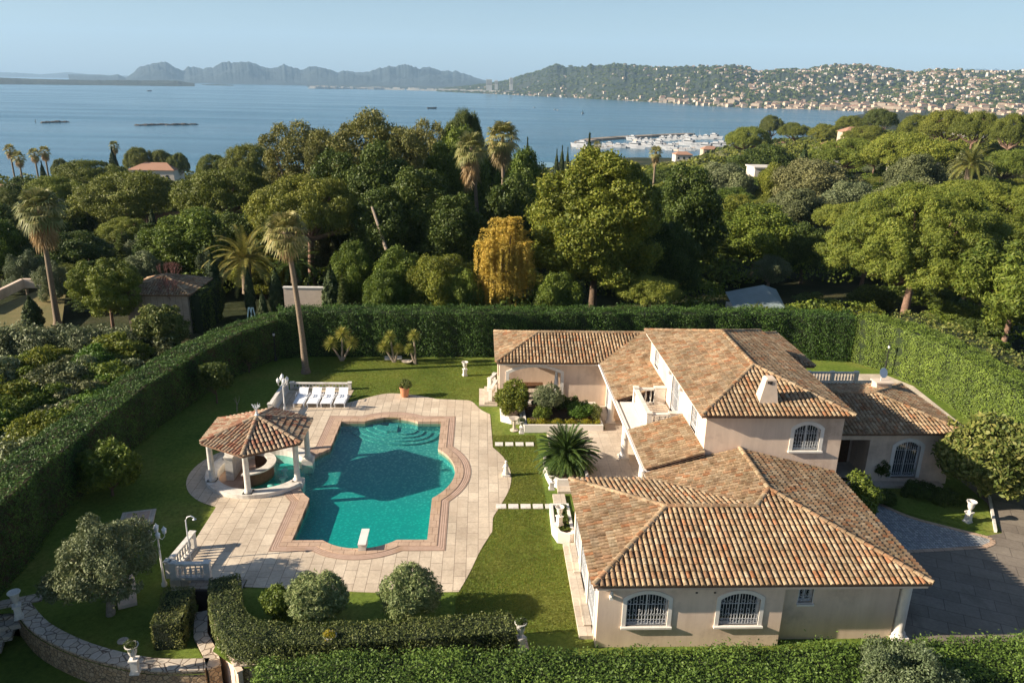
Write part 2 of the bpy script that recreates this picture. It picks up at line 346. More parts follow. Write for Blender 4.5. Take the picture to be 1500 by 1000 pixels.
def window(par,o,d,n,x0,x1,z0,z1,rise,frame=.13,grille='scroll',sill=True,recess=.16,proud=.035):
    """arched window: surround, pane, iron grille, sill; sits in a hole x0..x1,z0..z1 of a wall"""
    O=Vector(o);D=Vector(d);Nn=Vector(n)
    root=MB(); inn=archpts(x0,x1,z0,z1,rise); out=archpts(x0-frame,x1+frame,z0-(.02 if sill else 0),z1+frame,rise*(1+frame/(x1-x0)*2) if rise else 0)
    ring(root,o,d,n,inn,out,-.05,proud)
    w=root.build('window','trim',par)
    # casement
    cs=MB(); inn2=archpts(x0+.06,x1-.06,z0+.06,z1-.06,rise*.9 if rise else 0); ring(cs,o,d,n,inn2,archpts(x0,x1,z0,z1,rise),-recess-.03,-recess+.03)
    Q=lambda u,z,k: O+D*u+Vector((0,0,z))+Nn*k
    def bar(mb,u0,z0_,u1,z1_,k=-.03,r=.011): mb.tube([Q(u0,z0_,k),Q(u1,z1_,k)],r,5,False)
    xm=(x0+x1)/2; bar(cs,xm,z0,xm,z1,-recess,.03); cs.build('frame','whitepaint',w)
    pn=MB(); v,f=cdt(inn); pn.add([Q(a,b,-recess-.01) for a,b in v],f); pn.build('pane','glass',w)
    if grille:
        g=MB(); ztop=lambda u: z1-rise+ (math.sqrt(max(0,((x1-x0)**2/4+rise**2)**2/(4*rise*rise)-(u-xm)**2))-(((x1-x0)**2/4+rise**2)/(2*rise)-rise) if rise>0 else 0)
        nb=max(4,int((x1-x0)/.115)); 
        for i in range(nb+1):
            u=x0+.03+(x1-x0-.06)*i/nb; bar(g,u,z0+.03,u,ztop(u)-.03)
        for zz in (z0+.05,z0+.26,z1-rise-.2 if rise else z1-.06):
            bar(g,x0+.02,zz,x1-.02,zz)
        def circ(u,z,r,rr=.009,a0=0,a1=2*PI,m=9): g.tube([Q(u+r*math.cos(a0+(a1-a0)*i/m),z+r*math.sin(a0+(a1-a0)*i/m),-.03) for i in range(m+1)],rr,4,False)
        k=max(2,int((x1-x0)/.22))
        for i in range(k):
            u=x0+(x1-x0)*(i+.5)/k; circ(u,z0+.155,.085); circ(u,z1-rise-.1+.0,.07)
            zc=(z0+z1-rise)/2; circ(u-.05,zc+.1,.045,a0=-PI/2,a1=PI); circ(u+.05,zc-.1,.045,a0=PI/2,a1=2*PI); circ(u-.05,zc-.1,.045,a0=0,a1=1.5*PI)
        g.build('grille','iron',w)
    if sill:
        s=MB(); a=Q(x0-frame-.03,z0-.1,0); 
        c=(Q((x0+x1)/2,z0-.055,.04)); L=x1-x0+2*frame+.06
        rz=math.atan2(D.y,D.x); s.obox(c,L,.16,.075,rz); s.build('sill','trim',w)
    return w
# ---- roof of real canal tiles
def tiles(mb,poly,up=None,pitch=.215,exp=.33,r=.086,lift=.03,seed=1):
    """poly: coplanar 3D points, first edge = the eave; covers it with rows of half-round tiles"""
    q=random.Random(seed); A=Vector(poly[0]);B=Vector(poly[1]); u=(B-A).normalized()
    C=max((Vector(p) for p in poly[2:]),key=lambda p:((p-A)-u*((p-A).dot(u))).length)
    v=((C-A)-u*((C-A).dot(u))).normalized(); n=u.cross(v)
    if n.z<0: n=-n
    pl=[((Vector(p)-A).dot(u),(Vector(p)-A).dot(v)) for p in poly]
    u0=min(p[0] for p in pl);u1=max(p[0] for p in pl); k=int((u1-u0)/pitch)
    sg=6
    for i in range(k+1):
        uc=u0+pitch*(i+.5)
        xs=[]
        for a,b in zip(pl,pl[1:]+pl[:1]):
            if (a[0]>uc)!=(b[0]>uc): xs.append(a[1]+(b[1]-a[1])*(uc-a[0])/(b[0]-a[0]))
        xs.sort()
        for lo,hi in zip(xs[::2],xs[1::2]):
            t=lo-(.07 if lo<.01 else 0); 
            while t<hi-.03:
                e=min(t+exp+.05,hi+.03); du=q.uniform(-.009,.009); dz=q.uniform(0,.01)
                vs=[]
                for vv,rr,zz in ((t,r*1.07,lift+.018),(e,r*.86,lift-.004)):
                    for s in range(sg+1):
                        a=PI*s/sg; p=A+u*(uc+du+rr*math.cos(a))+v*vv+n*(zz+dz+rr*.82*math.sin(a)); vs.append(p)
                fs=[(s,s+1,sg+2+s,sg+1+s) for s in range(sg)]
                fs.append(tuple(range(sg,-1,-1)))
                mb.add(vs,fs,True); t+=exp
def ridge(mb,a,b,r=.12,exp=.36,lift=.04):
    a=Vector(a);b=Vector(b); L=(b-a).length; k=max(1,int(L/exp)); d=(b-a)/k
    u=Vector((d.y,-d.x,0)).normalized(); w=u.cross(d.normalized())
    if w.z<0: w=-w
    for i in range(k):
        vs=[]
        for t,rr,z in ((-.02,r*1.08,lift+.015),(1.1,r*.92,lift)):
            for s in range(7): an=PI*s/6; vs.append(a+d*(i+t)+u*rr*math.cos(an)+w*(z+rr*.8*math.sin(an)))
        mb.add(vs,[(s,s+1,8+s,7+s) for s in range(6)]+[(6,5,4,3,2,1,0)],True)
def roofpart(par,faces,ridges,seed=1,mat='tile',fascia=None,name='roof',thick=.1,ridgemat='tile'):
    base=MB()
    for f in faces:
        base.add([Vector(p) for p in f],[tuple(range(len(f)))]); base.add([Vector(p)-Vector((0,0,thick)) for p in f],[tuple(reversed(range(len(f))))])
        base.add([Vector(f[0]),Vector(f[1]),Vector(f[0])-Vector((0,0,thick)),Vector(f[1])-Vector((0,0,thick))],[(0,2,3,1)])
    rp=base.build(name,'pan',par); t=MB()
    for i,f in enumerate(faces): tiles(t,f,seed=seed*10+i)
    o=t.build('tile_rows',mat,rp)
    if ridges:
        g=MB()
        for a,b in ridges: ridge(g,a,b)
        g.build('ridge_tiles',ridgemat,rp)
    return rp
BAL=[(.06,0),(.06,.03),(.035,.06),(.03,.1),(.06,.2),(.068,.27),(.05,.36),(.03,.45),(.026,.5),(.05,.54),(.05,.58)]
_bm={}
def baluster_mesh(h,n=8):
    k=(round(h,2),n)
    if k not in _bm:
        m=MB(); s=h/.58; m.lathe([(r,z*s) for r,z in BAL],n=n); o=m.build('baluster','white'); _bm[k]=o.data; bpy.data.objects.remove(o)
    return _bm[k]
def balustrade(root,a,b,h=.85,gap=.22,posts=True,mid=0,mat='white'):
    """in root's space, from a to b (x,y)"""
    ax,ay=a[:2];bx,by=b[:2]; L=math.hypot(bx-ax,by-ay); rz=math.atan2(by-ay,bx-ax); cx,cy=(ax+bx)/2,(ay+by)/2; z=a[2] if len(a)>2 else 0
    m=MB(); m.obox((cx,cy,z+.06),L-.26,.2,.12,rz); m.build('plinth',mat,root)
    m=MB(); m.obox((cx,cy,z+h-.05),L-.24,.22,.1,rz); m.build('rail',mat,root)
    ps=[0,1]+[(i+1)/(mid+1) for i in range(mid)] if posts else []
    for t in ps:
        m=MB(); x,y=ax+(bx-ax)*t,ay+(by-ay)*t; m.obox((x,y,z+h/2),.24,.24,h,rz); m.obox((x,y,z+h+.028),.3,.3,.05,rz); m.build('post',mat,root)
    k=int((L-.3)/gap); me=baluster_mesh(h-.22)
    for i in range(k):
        t=(.15+ (L-.3)*(i+.5)/k)/L
        if any(abs(t-q)*L<.16 for q in ps): continue
        link('baluster',me,None,root,(ax+(bx-ax)*t,ay+(by-ay)*t,z+.12))
# ---- leaves
def leafmesh(name,pts,nrm,size,aspect=.6,jit=.7,seed=1,up=0.0):
    g=np.random.default_rng(seed); n=len(pts)
    nn=nrm+g.normal(0,jit,(n,3)); nn[:,2]+=up; nn/=np.linalg.norm(nn,axis=1)[:,None]+1e-9
    t=np.cross(nn,g.normal(0,1,(n,3))); t/=np.linalg.norm(t,axis=1)[:,None]+1e-9; b=np.cross(nn,t)
    s=(size*g.uniform(.6,1.3,n))[:,None] if np.isscalar(size) else (size*g.uniform(.7,1.2,n))[:,None]
    t=t*s; b=b*s*aspect
    v=np.empty((n,4,3)); v[:,0]=pts-t; v[:,1]=pts-b*1.0; v[:,2]=pts+t; v[:,3]=pts+b
    return rawmesh(name,v.reshape(-1,3),np.arange(4*n).reshape(-1,4))
def rawmesh(name,v,f):
    me=bpy.data.meshes.new(name); n=len(f); k=f.shape[1]
    me.vertices.add(len(v)); me.vertices.foreach_set('co',np.ascontiguousarray(v,dtype=np.float32).ravel())
    me.loops.add(n*k); me.loops.foreach_set('vertex_index',f.astype(np.int32).ravel())
    me.polygons.add(n); me.polygons.foreach_set('loop_start',np.arange(0,n*k,k,dtype=np.int32)); me.update(calc_edges=True)
    return me
def crownpts(seed,nl,rx,ry,rz,lr,nleaf,shape='ball',zc=0,inner=.1,flat=.0):
    g=np.random.default_rng(seed)
    d=g.normal(0,1,(nl*4,3)); d/=np.linalg.norm(d,axis=1)[:,None]
    if shape=='dome': d=d[d[:,2]>-.12]
    if shape=='upper': d=d[d[:,2]>-.55]
    d=d[:nl]; rr=g.uniform(.62,1.0,len(d))[:,None] if shape!='dome' else g.uniform(.86,1.0,len(d))[:,None]
    c=d*rr*np.array([rx,ry,rz]); L=lr*g.uniform(.45,1.5,len(c))
    w=L**2; k=g.choice(len(c),nleaf,p=w/w.sum())
    e=g.normal(0,1,(nleaf,3)); e/=np.linalg.norm(e,axis=1)[:,None]
    out=(d[k]*e).sum(1)<-.25; e[out]*=-1
    if shape=='dome': fl=(e[:,2]<-.3)&(g.random(nleaf)<.75); e[fl,2]*=-1
    an=g.uniform(.72,1.3,(len(c),3)); wob=1+.16*np.sin(e[:,0]*7+k)*np.sin(e[:,1]*6+e[:,2]*7+k*2)
    p=c[k]+e*(L[k]*wob*np.clip(g.normal(.93,.13,nleaf),.5,1.35))[:,None]*np.array([1,1,.85 if shape!='dome' else .7])*an[k]
    keep=np.ones(nleaf,bool)
    for j in range(len(c)):
        q=np.linalg.norm((p-c[j])/np.array([1,1,.85 if shape!='dome' else .7]),axis=1)<L[j]*.72
        keep&=~(q&(k!=j))
    p=p[keep];e=e[keep]
    ni=int(nleaf*inner); q=g.normal(0,1,(ni,3)); q/=np.linalg.norm(q,axis=1)[:,None]; q=q*np.array([rx,ry,rz])*g.uniform(.3,.72,ni)[:,None]
    if shape=='dome': q[:,2]=np.abs(q[:,2])*.8
    p=np.vstack([p,q]); e=np.vstack([e,q/(np.linalg.norm(q,axis=1)[:,None]+1e-6)]); sz=np.ones(len(p)); sz[len(p)-ni:]=2.0
    p[:,2]+=zc; return p,e,sz,c+np.array([0,0,zc])
def trunkmesh(h,r,tips,seed=1,lean=(0,0),fork=.4,nb=7):
    q=random.Random(seed); m=MB(); top=Vector((lean[0],lean[1],h*fork))
    m.tube([(0,0,-.8),(0,0,0),(lean[0]*.4,lean[1]*.4,h*fork*.5),top],[r*1.35,r*1.15,r*.9,r*.75],8)
    ts=list(tips); q.shuffle(ts)
    for t in ts[:nb]:
        t=Vector(t); mid=(top*.45+t*.55)+Vector((q.uniform(-.3,.3),q.uniform(-.3,.3),-.08*(t-top).length)); e=top+(t-top)*.92
        m.tube([top-Vector((0,0,.1)),mid,e],[r*.55,r*.34,r*.1],6)
    return m
PROTO={}
def proto(kind):
    if kind in PROTO: return PROTO[kind]
    r=thing(kind,None,None); s=len(PROTO)+3
    def crown(mat,me): return link('crown',me,mat,r)
    if kind=='umbrella_pine':    # 10 m high, 12 wide
        p,e,sz,c=crownpts(s,150,5.4,5.4,2.9,.85,62000,'dome',6.3,.12)
        crown('pine',leafmesh('crown',p,e,.13*sz,.35,.6,s)); trunkmesh(10,.38,c[::6],s,(.4,.1),.48,11).build('trunk','pinebark',r)
        H,W=10,12.4
    elif kind=='stone_pine':
        p,e,sz,c=crownpts(s+50,120,5.2,4.8,3.6,.95,56000,'dome',5.6,.12)
        crown('pine',leafmesh('crown',p,e,.13*sz,.35,.6,s)); trunkmesh(10,.36,c[::6],s,(-.5,.2),.42,10).build('trunk','pinebark',r)
        H,W=10,12
    elif kind=='large_pine':   # the big one at the right: 14 m high 18 wide
        p,e,sz,c=crownpts(s,330,8.2,7.5,6.4,.8,215000,'dome',5.7,.08)
        crown('pinelight',leafmesh('crown',p,e,.115*sz,.32,.55,s)); trunkmesh(13,.4,c[::14],s,(.3,.1),.3,18).build('trunk','pinebark',r); H,W=13,17.6
    elif kind=='small_pine':
        p,e,sz,c=crownpts(s,110,2.6,2.6,2.3,.48,26000,'ball',3.9,.15)
        crown('pinelight',leafmesh('crown',p,e,.12*sz,.3,.6,s)); trunkmesh(6,.14,c[::9],s,(.1,.1),.45,8).build('trunk','pinebark',r); H,W=6.4,5.9
    elif kind=='broadleaf_tree':
        p,e,sz,c=crownpts(s,110,4.3,4.3,4.6,1.05,52000,'upper',5.6,.12)
        crown('green',leafmesh('crown',p,e,.145*sz,.6,.8,s)); trunkmesh(9,.3,c[::7],s,(.2,.2),.35,9).build('trunk','bark',r); H,W=10.6,9.6
    elif kind=='tall_tree':
        p,e,sz,c=crownpts(s+9,120,3.4,3.4,6.0,1.0,46000,'upper',7.4,.12)
        crown('deep',leafmesh('crown',p,e,.15*sz,.6,.8,s)); trunkmesh(12,.3,c[::8],s,(.2,.2),.4,9).build('trunk','bark',r); H,W=13.6,8
    elif kind=='poplar_grove_tree':  # big yellow-green tree, made of upright plumes
        p,e,sz,c=crownpts(s+9,230,5.5,4.6,6.2,.92,125000,'upper',7.6,.1)
        crown('yellowgreen',leafmesh('crown',p,e,.125*sz,.62,.8,s)); trunkmesh(13,.36,c[::10],s,(.3,.1),.3,12).build('trunk','bark',r); H,W=14,12.6
    elif kind=='eucalyptus':
        p,e,sz,c=crownpts(s+3,62,3.7,3.4,5.6,1.05,32000,'ball',8.6,.02)
        crown('euca',leafmesh('crown',p,e,.15*sz,.4,.9,s,-.2)); trunkmesh(13,.3,c[::3],s,(.4,.2),.35,14).build('trunk','palebark',r); H,W=14.6,9
    elif kind=='olive_tree':
        p,e,sz,c=crownpts(s+3,60,2.7,2.5,2.1,.62,30000,'upper',2.9,.06)
        crown('olive',leafmesh('crown',p,e,.095*sz,.36,.9,s)); m=trunkmesh(4.5,.24,c[::6],s,(.15,.1),.28,10); m.build('trunk','palebark',r); H,W=5.2,6
    elif kind=='cypress':
        g=np.random.default_rng(5); n=9000; z=g.uniform(0,1,n); rr=.95*np.sin(np.clip(z*1.02+.06,0,1)**.75*PI)**.6; a=g.uniform(0,2*PI,n)
        rr=rr*(1+.16*np.sin(a*5+z*21)+.1*np.sin(a*9-z*33)); p=np.stack([rr*np.cos(a),rr*np.sin(a),.4+z*8.6],1); e=np.stack([np.cos(a),np.sin(a),.6+0*a],1)
        crown('cypress',leafmesh('crown',p,e,.17,.5,.4,s)); MB().tube([(0,0,-.6),(0,0,4),(0,0,8)],[.16,.12,.03],6).build('trunk','bark',r); H,W=9,2
    elif kind=='cedar':
        g=np.random.default_rng(8); pts=[];nr=[]
        for L in range(15):
            z=1.2+L*.62; R_=3.3*(1-L/15.5)+.25; nb=11
            for b in range(nb):
                a=2*PI*b/nb+L*.7+g.uniform(-.2,.2); n=130; t=g.uniform(.15,1,n)**.7; w=g.normal(0,.28,n)*(1.1-t*.6)
                rr=R_*t*g.uniform(.85,1.1); pts.append(np.stack([rr*np.cos(a)-w*np.sin(a),rr*np.sin(a)+w*np.cos(a),z-.28*t*R_*.4+g.normal(0,.07,n)],1)); nr.append(np.tile([.2*math.cos(a),.2*math.sin(a),1],(n,1)))
        crown('deep',leafmesh('crown',np.vstack(pts),np.vstack(nr),.16,.5,.45,s)); MB().tube([(0,0,-.6),(0,0,6),(0,0,10.6)],[.25,.15,.03],7).build('trunk','bark',r); H,W=11,7
    elif kind=='weeping_willow':
        g=np.random.default_rng(9); pts=[];nr=[]
        for f in range(30):
            a=g.uniform(0,2*PI); q=math.sqrt(g.uniform(0,1))*1.9; zc=g.uniform(3.4,8.6)*(1-.13*q)+.3; cx,cy=q*math.cos(a),q*math.sin(a)
            for k in range(18):
                a2=g.uniform(0,2*PI); L=g.uniform(1.2,3.0); out=g.uniform(.15,.85); n=52; t=g.uniform(0,1,n); rr=out*np.minimum(1,t*3)**.6
                pts.append(np.stack([cx+rr*math.cos(a2)+g.normal(0,.045,n),cy+rr*math.sin(a2)+g.normal(0,.045,n),np.maximum(zc+.35*np.sin(np.minimum(1,t*2.6)*PI)-L*np.maximum(0,t-.25),.1)],1)); nr.append(np.tile([math.cos(a2),math.sin(a2),.2],(n,1)))
        crown('willow',leafmesh('crown',np.vstack(pts),np.vstack(nr),.105,.3,.6,s)); trunkmesh(8,.2,[(1,0,7),(-1,.5,7),(.2,-1,7.5),(0,1,6.6),(-.5,-.6,8)],s).build('trunk','bark',r); H,W=9,5.4
    elif kind=='shrub':
        p,e,sz,c=crownpts(s,45,1.25,1.25,1.05,.36,11000,'upper',1.15,.1)
        crown('green',leafmesh('crown',p,e,.085*sz,.45,.8,s)); trunkmesh(1.6,.06,c[::7],s,(.05,.0),.2,6).build('stem','bark',r); H,W=2.2,2.9
    elif kind=='bare_tree':
        m=MB(); q=random.Random(4)
        def br(p,d,L,rr,k):
            e=p+d*L; m.tube([p,(p+e)/2+Vector((q.uniform(-1,1),q.uniform(-1,1),0))*L*.06,e],[rr,rr*.8,rr*.55],5 if k else 7,False)
            if k<5:
                for _ in range(3): br(e,(d+Vector((q.uniform(-.6,.6),q.uniform(-.6,.6),q.uniform(0,.5)))).normalized(),L*.72,rr*.55,k+1)
        br(Vector((0,0,-.3)),Vector((0,0,1)),1.3,.12,0); m.build('branches','redtwig',r); H,W=4.6,4
    r['H']=H; r['W']=W; PROTO[kind]=r; r['used']=0
    return r
TREES=[]
def plant(kind,x,y,z,H,W,mat=None,rz=None,desc=None,cat='tree',group=None,label=None,name=None,depth=None):
    p=proto(kind); sx=W/p['W']; szz=H/p['H']
    if not p['used']: r=p; p['used']=1; p0=True
    else: r=dup(p)
    r.location=(x,y,z); r.rotation_euler=(0,0,rnd.uniform(0,6.28) if rz is None else rz); r.scale=(sx,sx if depth is None else depth,szz); r['category']=cat
    if name: r.name=name
    for ch in KIDS(r):
        if ch.name.startswith('crown') and len(ch.material_slots):
            ch.material_slots[0].link='OBJECT'; ch.material_slots[0].material=M[mat] if mat else ch.data.materials[0]
    if label: r['label']=label
    if group: r['group']=group
    if desc: TREES.append((r,desc))
    return r
# ---- palms
def fanpalm(name,base,topz,lean,crown_r,label,trunk_r=.22,skirt=1.3,seed=1,nf=34,group=None):
    q=random.Random(seed); g=np.random.default_rng(seed); r=thing(name,label,'palm tree',base,0,group)
    h=topz; lx,ly=lean; pts=[(lx*(t**1.6),ly*(t**1.6),h*t) for t in (0,.04,.25,.5,.75,1)]
    MB().tube([(0,0,-.5)]+pts,[trunk_r*1.9,trunk_r*1.8,trunk_r*1.25,trunk_r,trunk_r*.92,trunk_r*.85,trunk_r*.95],10).build('trunk','palmbark',r)
    def fan(mb,o,d,L,R_,droop):
        d=d.normalized(); side=d.cross(Vector((0,0,1))); side=side.normalized() if side.length>.01 else Vector((1,0,0)); up=side.cross(d)
        c=o+d*L; mb.add([o+side*.03,o-side*.03,c-side*.03,c+side*.03],[(0,1,2,3)])
        n=15
        for i in range(n):
            a=-1.9+3.8*i/(n-1); dd=(d*math.cos(a)+side*math.sin(a)).normalized(); w=dd.cross(up)*R_*.075
            m1=c+dd*R_*.6+up*.06*R_; e=c+dd*R_*q.uniform(.9,1.1)+Vector((0,0,-droop*R_*q.uniform(.5,1)))
            mb.add([c,m1+w,e,m1-w],[(0,1,2,3)])
    top=Vector((lx,ly,h)); m=MB()
    for i in range(nf):
        az=i*2.4+q.uniform(-.2,.2); el=1.25-2.0*(i/nf)+q.uniform(-.12,.12); d=Vector((math.cos(az)*math.cos(el),math.sin(az)*math.cos(el),math.sin(el)))
        fan(m,top+Vector((0,0,-.1-.3*i/nf)),d,crown_r*.5*q.uniform(.9,1.1),crown_r*.52,.3+.35*(i/nf))
    m.build('fronds','palm',r)
    if skirt:
        m=MB()
        for i in range(int(nf*.55)):
            az=i*2.4; el=-1.0-q.uniform(0,.4); d=Vector((math.cos(az)*math.cos(el),math.sin(az)*math.cos(el),math.sin(el)))
            fan(m,top+Vector((0,0,-.4-skirt*q.random()*.6)),d,crown_r*.3,crown_r*.42*min(1.3,skirt),.6)
        m.build('dead_fronds','palmdry',r)
    return r
def feather(mb,o,az,el,L,lw,n=16,arch=1.0,q=random,mid=True,stiff=.9):
    """one pinnate leaf: rib with leaflets"""
    d=Vector((math.cos(az)*math.cos(el),math.sin(az)*math.cos(el),math.sin(el))); p=Vector(o); pts=[p.copy()]; step=L/n
    for i in range(n):
        d=(d+Vector((0,0,-arch*.09*(i/n+.3)))).normalized(); p=p+d*step; pts.append(p.copy())
    for i in range(1,n+1):
        t=i/n; dd=(pts[i]-pts[i-1]).normalized(); side=dd.cross(Vector((0,0,1))).normalized(); up=side.cross(dd); w=lw*math.sin(min(1,t*1.15+.12)*PI*.9)**.6 if t<.99 else lw*.3
        for s in (-1,1):
            for k in (0,.5):
                b=pts[i-1].lerp(pts[i],k); e=b+(side*s*stiff+dd*.65+up*.22).normalized()*w; x=dd*step*.24
                mb.add([b-x,b+x,e+x*.2,e-x*.2],[(0,1,2,3)])
    mb.tube(pts[::3],[.025]*len(pts[::3]),4,False)
def featherpalm(name,base,trunk_h,trunk_r,L,n,label,cat,mat,seed=1,lw=.35,arch=1.0,elmin=-.3,nl=16,group=None):
    q=random.Random(seed); r=thing(name,label,cat,base,0,group)
    MB().lathe([(trunk_r*1.2,-.4),(trunk_r*1.1,0),(trunk_r,trunk_h*.5),(trunk_r*1.15,trunk_h)],n=12).build('trunk','palmbark',r)
    m=MB()
    for i in range(n):
        t=i/n; feather(m,(0,0,trunk_h),i*2.4+q.uniform(-.2,.2),1.4-(1.4-elmin)*t**.85+q.uniform(-.08,.08),L*q.uniform(.85,1.08),lw,nl,arch,q)
    m.build('fronds',mat,r); return r
# ---- hedges
def hedge(name,label,centre,width,z0,z1,mat='hedge',dens=110,leaf=.075,closed=False,rough=.1,seed=1,core='hedgecore',shag=1.0):
    """centre: list of (x,y); leaves over top, sides, ends"""
    q=np.random.default_rng(seed); C=[Vector((x,y)) for x,y in centre]; n=len(C); S=[]
    for i in range(n):
        a=C[max(i-1,0)];b=C[min(i+1,n-1)]; d=(b-a).normalized(); S.append(Vector((-d.y,d.x)))
    w=width/2; L=[C[i]+S[i]*w for i in range(n)]; Rr=[C[i]-S[i]*w for i in range(n)]
    t=thing(name,label,'hedge',(centre[n//2][0],centre[n//2][1],z0)); ox,oy=centre[n//2]
    ins=.1; m=MB(); vs=[]
    for i in range(n):
        for s,z in ((w-ins,0),(w-ins,z1-z0-ins),(-w+ins,z1-z0-ins),(-w+ins,0)): vs.append((C[i].x+S[i].x*s-ox,C[i].y+S[i].y*s-oy,z))
    fs=[]
    for i in range(n-1):
        for k in range(3): fs.append((4*i+k,4*i+k+1,4*i+5+k,4*i+4+k))
    fs+= [(0,1,2,3),(4*n-1,4*n-2,4*n-3,4*n-4)]; m.add(vs,fs); m.build('twigs',core,t)
    P_=[];N_=[]
    def area(a,b,zA,zB,nx):  # vertical strip
        Ln=(b-a).length; k=int(Ln*(zB-zA)*dens); u=q.random(k); v=q.random(k)
        p=np.stack([a.x+(b.x-a.x)*u,a.y+(b.y-a.y)*u,zA+(zB-zA)*v],1); P_.append(p); N_.append(np.tile([nx.x,nx.y,.25],(k,1)))
    for i in range(n-1):
        area(L[i],L[i+1],z0,z1,(S[i]+S[i+1])/2); area(Rr[i],Rr[i+1],z0,z1,-(S[i]+S[i+1])/2)
        k=int((C[i+1]-C[i]).length*width*dens*1.15); u=q.random(k)[:,None]; v=q.random(k)[:,None]
        A=np.array(L[i]);B=np.array(L[i+1]);Cc=np.array(Rr[i]);D=np.array(Rr[i+1])
        p=(A*(1-u)+B*u)*(1-v)+(Cc*(1-u)+D*u)*v; P_.append(np.column_stack([p,np.full(k,z1)])); N_.append(np.tile([0,0,1.0],(k,1)))
    d0=(C[0]-C[1]).normalized(); d1=(C[-1]-C[-2]).normalized(); area(L[0],Rr[0],z0,z1,d0); area(L[-1],Rr[-1],z0,z1,d1)
    p=np.vstack(P_);nn=np.vstack(N_); b=rough*(np.sin(p[:,0]*1.9+seed)*np.sin(p[:,1]*1.7)+.6*np.sin(p[:,0]*5.1+p[:,2]*4)*np.sin(p[:,1]*4.3+p[:,2]*3.1))+q.normal(0,.035*shag,len(p))
    p=p+nn/np.linalg.norm(nn,axis=1)[:,None]*b[:,None]; p[:,2]+= np.where(nn[:,2]>.9,q.exponential(.03*shag,len(p)),0)
    p-=np.array([ox,oy,z0]); link('leaves',leafmesh('leaves',p,nn,leaf,.5,.6,seed),mat,t); return t
def bush(name,label,loc,rx,ry,rz,nleaf,leaf,mat,seed=1,lr=.3,nl=50,zc=None,cat='shrub',asp=.45,stem=True,up=0,shape='upper',group=None,stemmat='bark',inner=.1):
    r=thing(name,label,cat,loc,0,group); zc=rz*.95 if zc is None else zc
    p,e,sz,c=crownpts(seed,nl,rx-lr*.8,ry-lr*.8,rz-lr*.6,lr,nleaf,shape,zc,inner)
    p[:,2]=np.maximum(p[:,2],.02); link('foliage',leafmesh('foliage',p,e,leaf*sz,asp,.8,seed,up),mat,r)
    if stem: trunkmesh(zc*1.4,max(.05,rx*.05),c[::max(1,len(c)//7)],seed,(.02,.02),.25,7).build('stem',stemmat,r)
    return r
# ================= grounds, pool and terrace =================
PC=(-5.43,37.3)
def pool_r(t,d):
    c,s=math.cos(t),math.sin(t); x0,x1,y0,y1=-8.5-d-PC[0],-2.35+d-PC[0],30.78-d-PC[1],43.82+d-PC[1]
    r=min((x1 if c>0 else x0)/c if abs(c)>1e-9 else 1e9,(y1 if s>0 else y0)/s if abs(s)>1e-9 else 1e9)
    for cx,cy,R_ in ((0,0,4.15),(0,-4.8,2.4),(0,4.75,2.4)):
        b=c*cx+s*cy; q=b*b-(cx*cx+cy*cy-(R_+d)**2)
        if q>0: r=max(r,b+math.sqrt(q))
    return r
ANG=sorted([2*PI*i/540 for i in range(540)]+[math.atan2(sy,sx)%(2*PI) for d in (0,.45,.85) for sx in (-3.07-d,3.08+d) for sy in (-6.52-d,6.52+d)])
def pool_poly(d): return [(PC[0]+pool_r(t,d)*math.cos(t),PC[1]+pool_r(t,d)*math.sin(t)) for t in ANG]
GZ=(-11.62,37.35)
gz=lambda r,a: (GZ[0]+r*math.cos(R(a)),GZ[1]+r*math.sin(R(a)))
def pw(*l): return [Pxy(*q) for q in l]
def smooth(pts,k=4):
    out=[]; n=len(pts)
    for i in range(n-1):
        p0=pts[max(i-1,0)];p1=pts[i];p2=pts[i+1];p3=pts[min(i+2,n-1)]
        for j in range(k):
            t=j/k; out.append(tuple(.5*((2*p1[a])+(-p0[a]+p2[a])*t+(2*p0[a]-5*p1[a]+4*p2[a]-p3[a])*t*t+(-p0[a]+3*p1[a]-3*p2[a]+p3[a])*t**3) for a in range(len(p1))))
    out.append(tuple(pts[-1])); return out
right=smooth(pw((672,866),(688,838),(704,805),(721,778)))+[Pxy(722,758)]+smooth(pw((722,757),(736,735),(747,713),(748,692),(738,670),(722,655)))[1:]+[Pxy(718,607)]+smooth(pw((717,606),(705,600),(693,589),(686,586)))
top=smooth(pw((640,584),(612,579),(582,576),(560,577),(535,583),(508,590)))
deck=[(-12.93,27.9),(-9.7,27.9),(-9.7,27.4),(-4,26.95)]+right+top+[(-8.55,49.0),(-12.95,49.0),(-12.98,40.85)]+[gz(3.78,a) for a in range(112,252,6)]+[(-12.9,33.6)]
POOL0=pool_poly(0); COP=pool_poly(.85)
gzin=[gz(2.42,a) for a in range(0,360,8)]
# the hole: coping outline joined with the gazebo basin
deckhole=[p for p in COP]
sheet('terrace',deck,0.0,'deck',[COP,gzin] if False else [deckhole],skirt=1.2) if False else None
# deck with both holes merged: keep deck under everything except pool interior and gazebo basin
v_,f_=cdt(deck,[pool_poly(.3)]); 
m=MB(); 
def intri(tri): 
    cx=sum(v_[i][0] for i in tri)/3; cy=sum(v_[i][1] for i in tri)/3; return math.hypot(cx-GZ[0],cy-GZ[1])>2.42
vs2=[Vector(p) for p in v_]
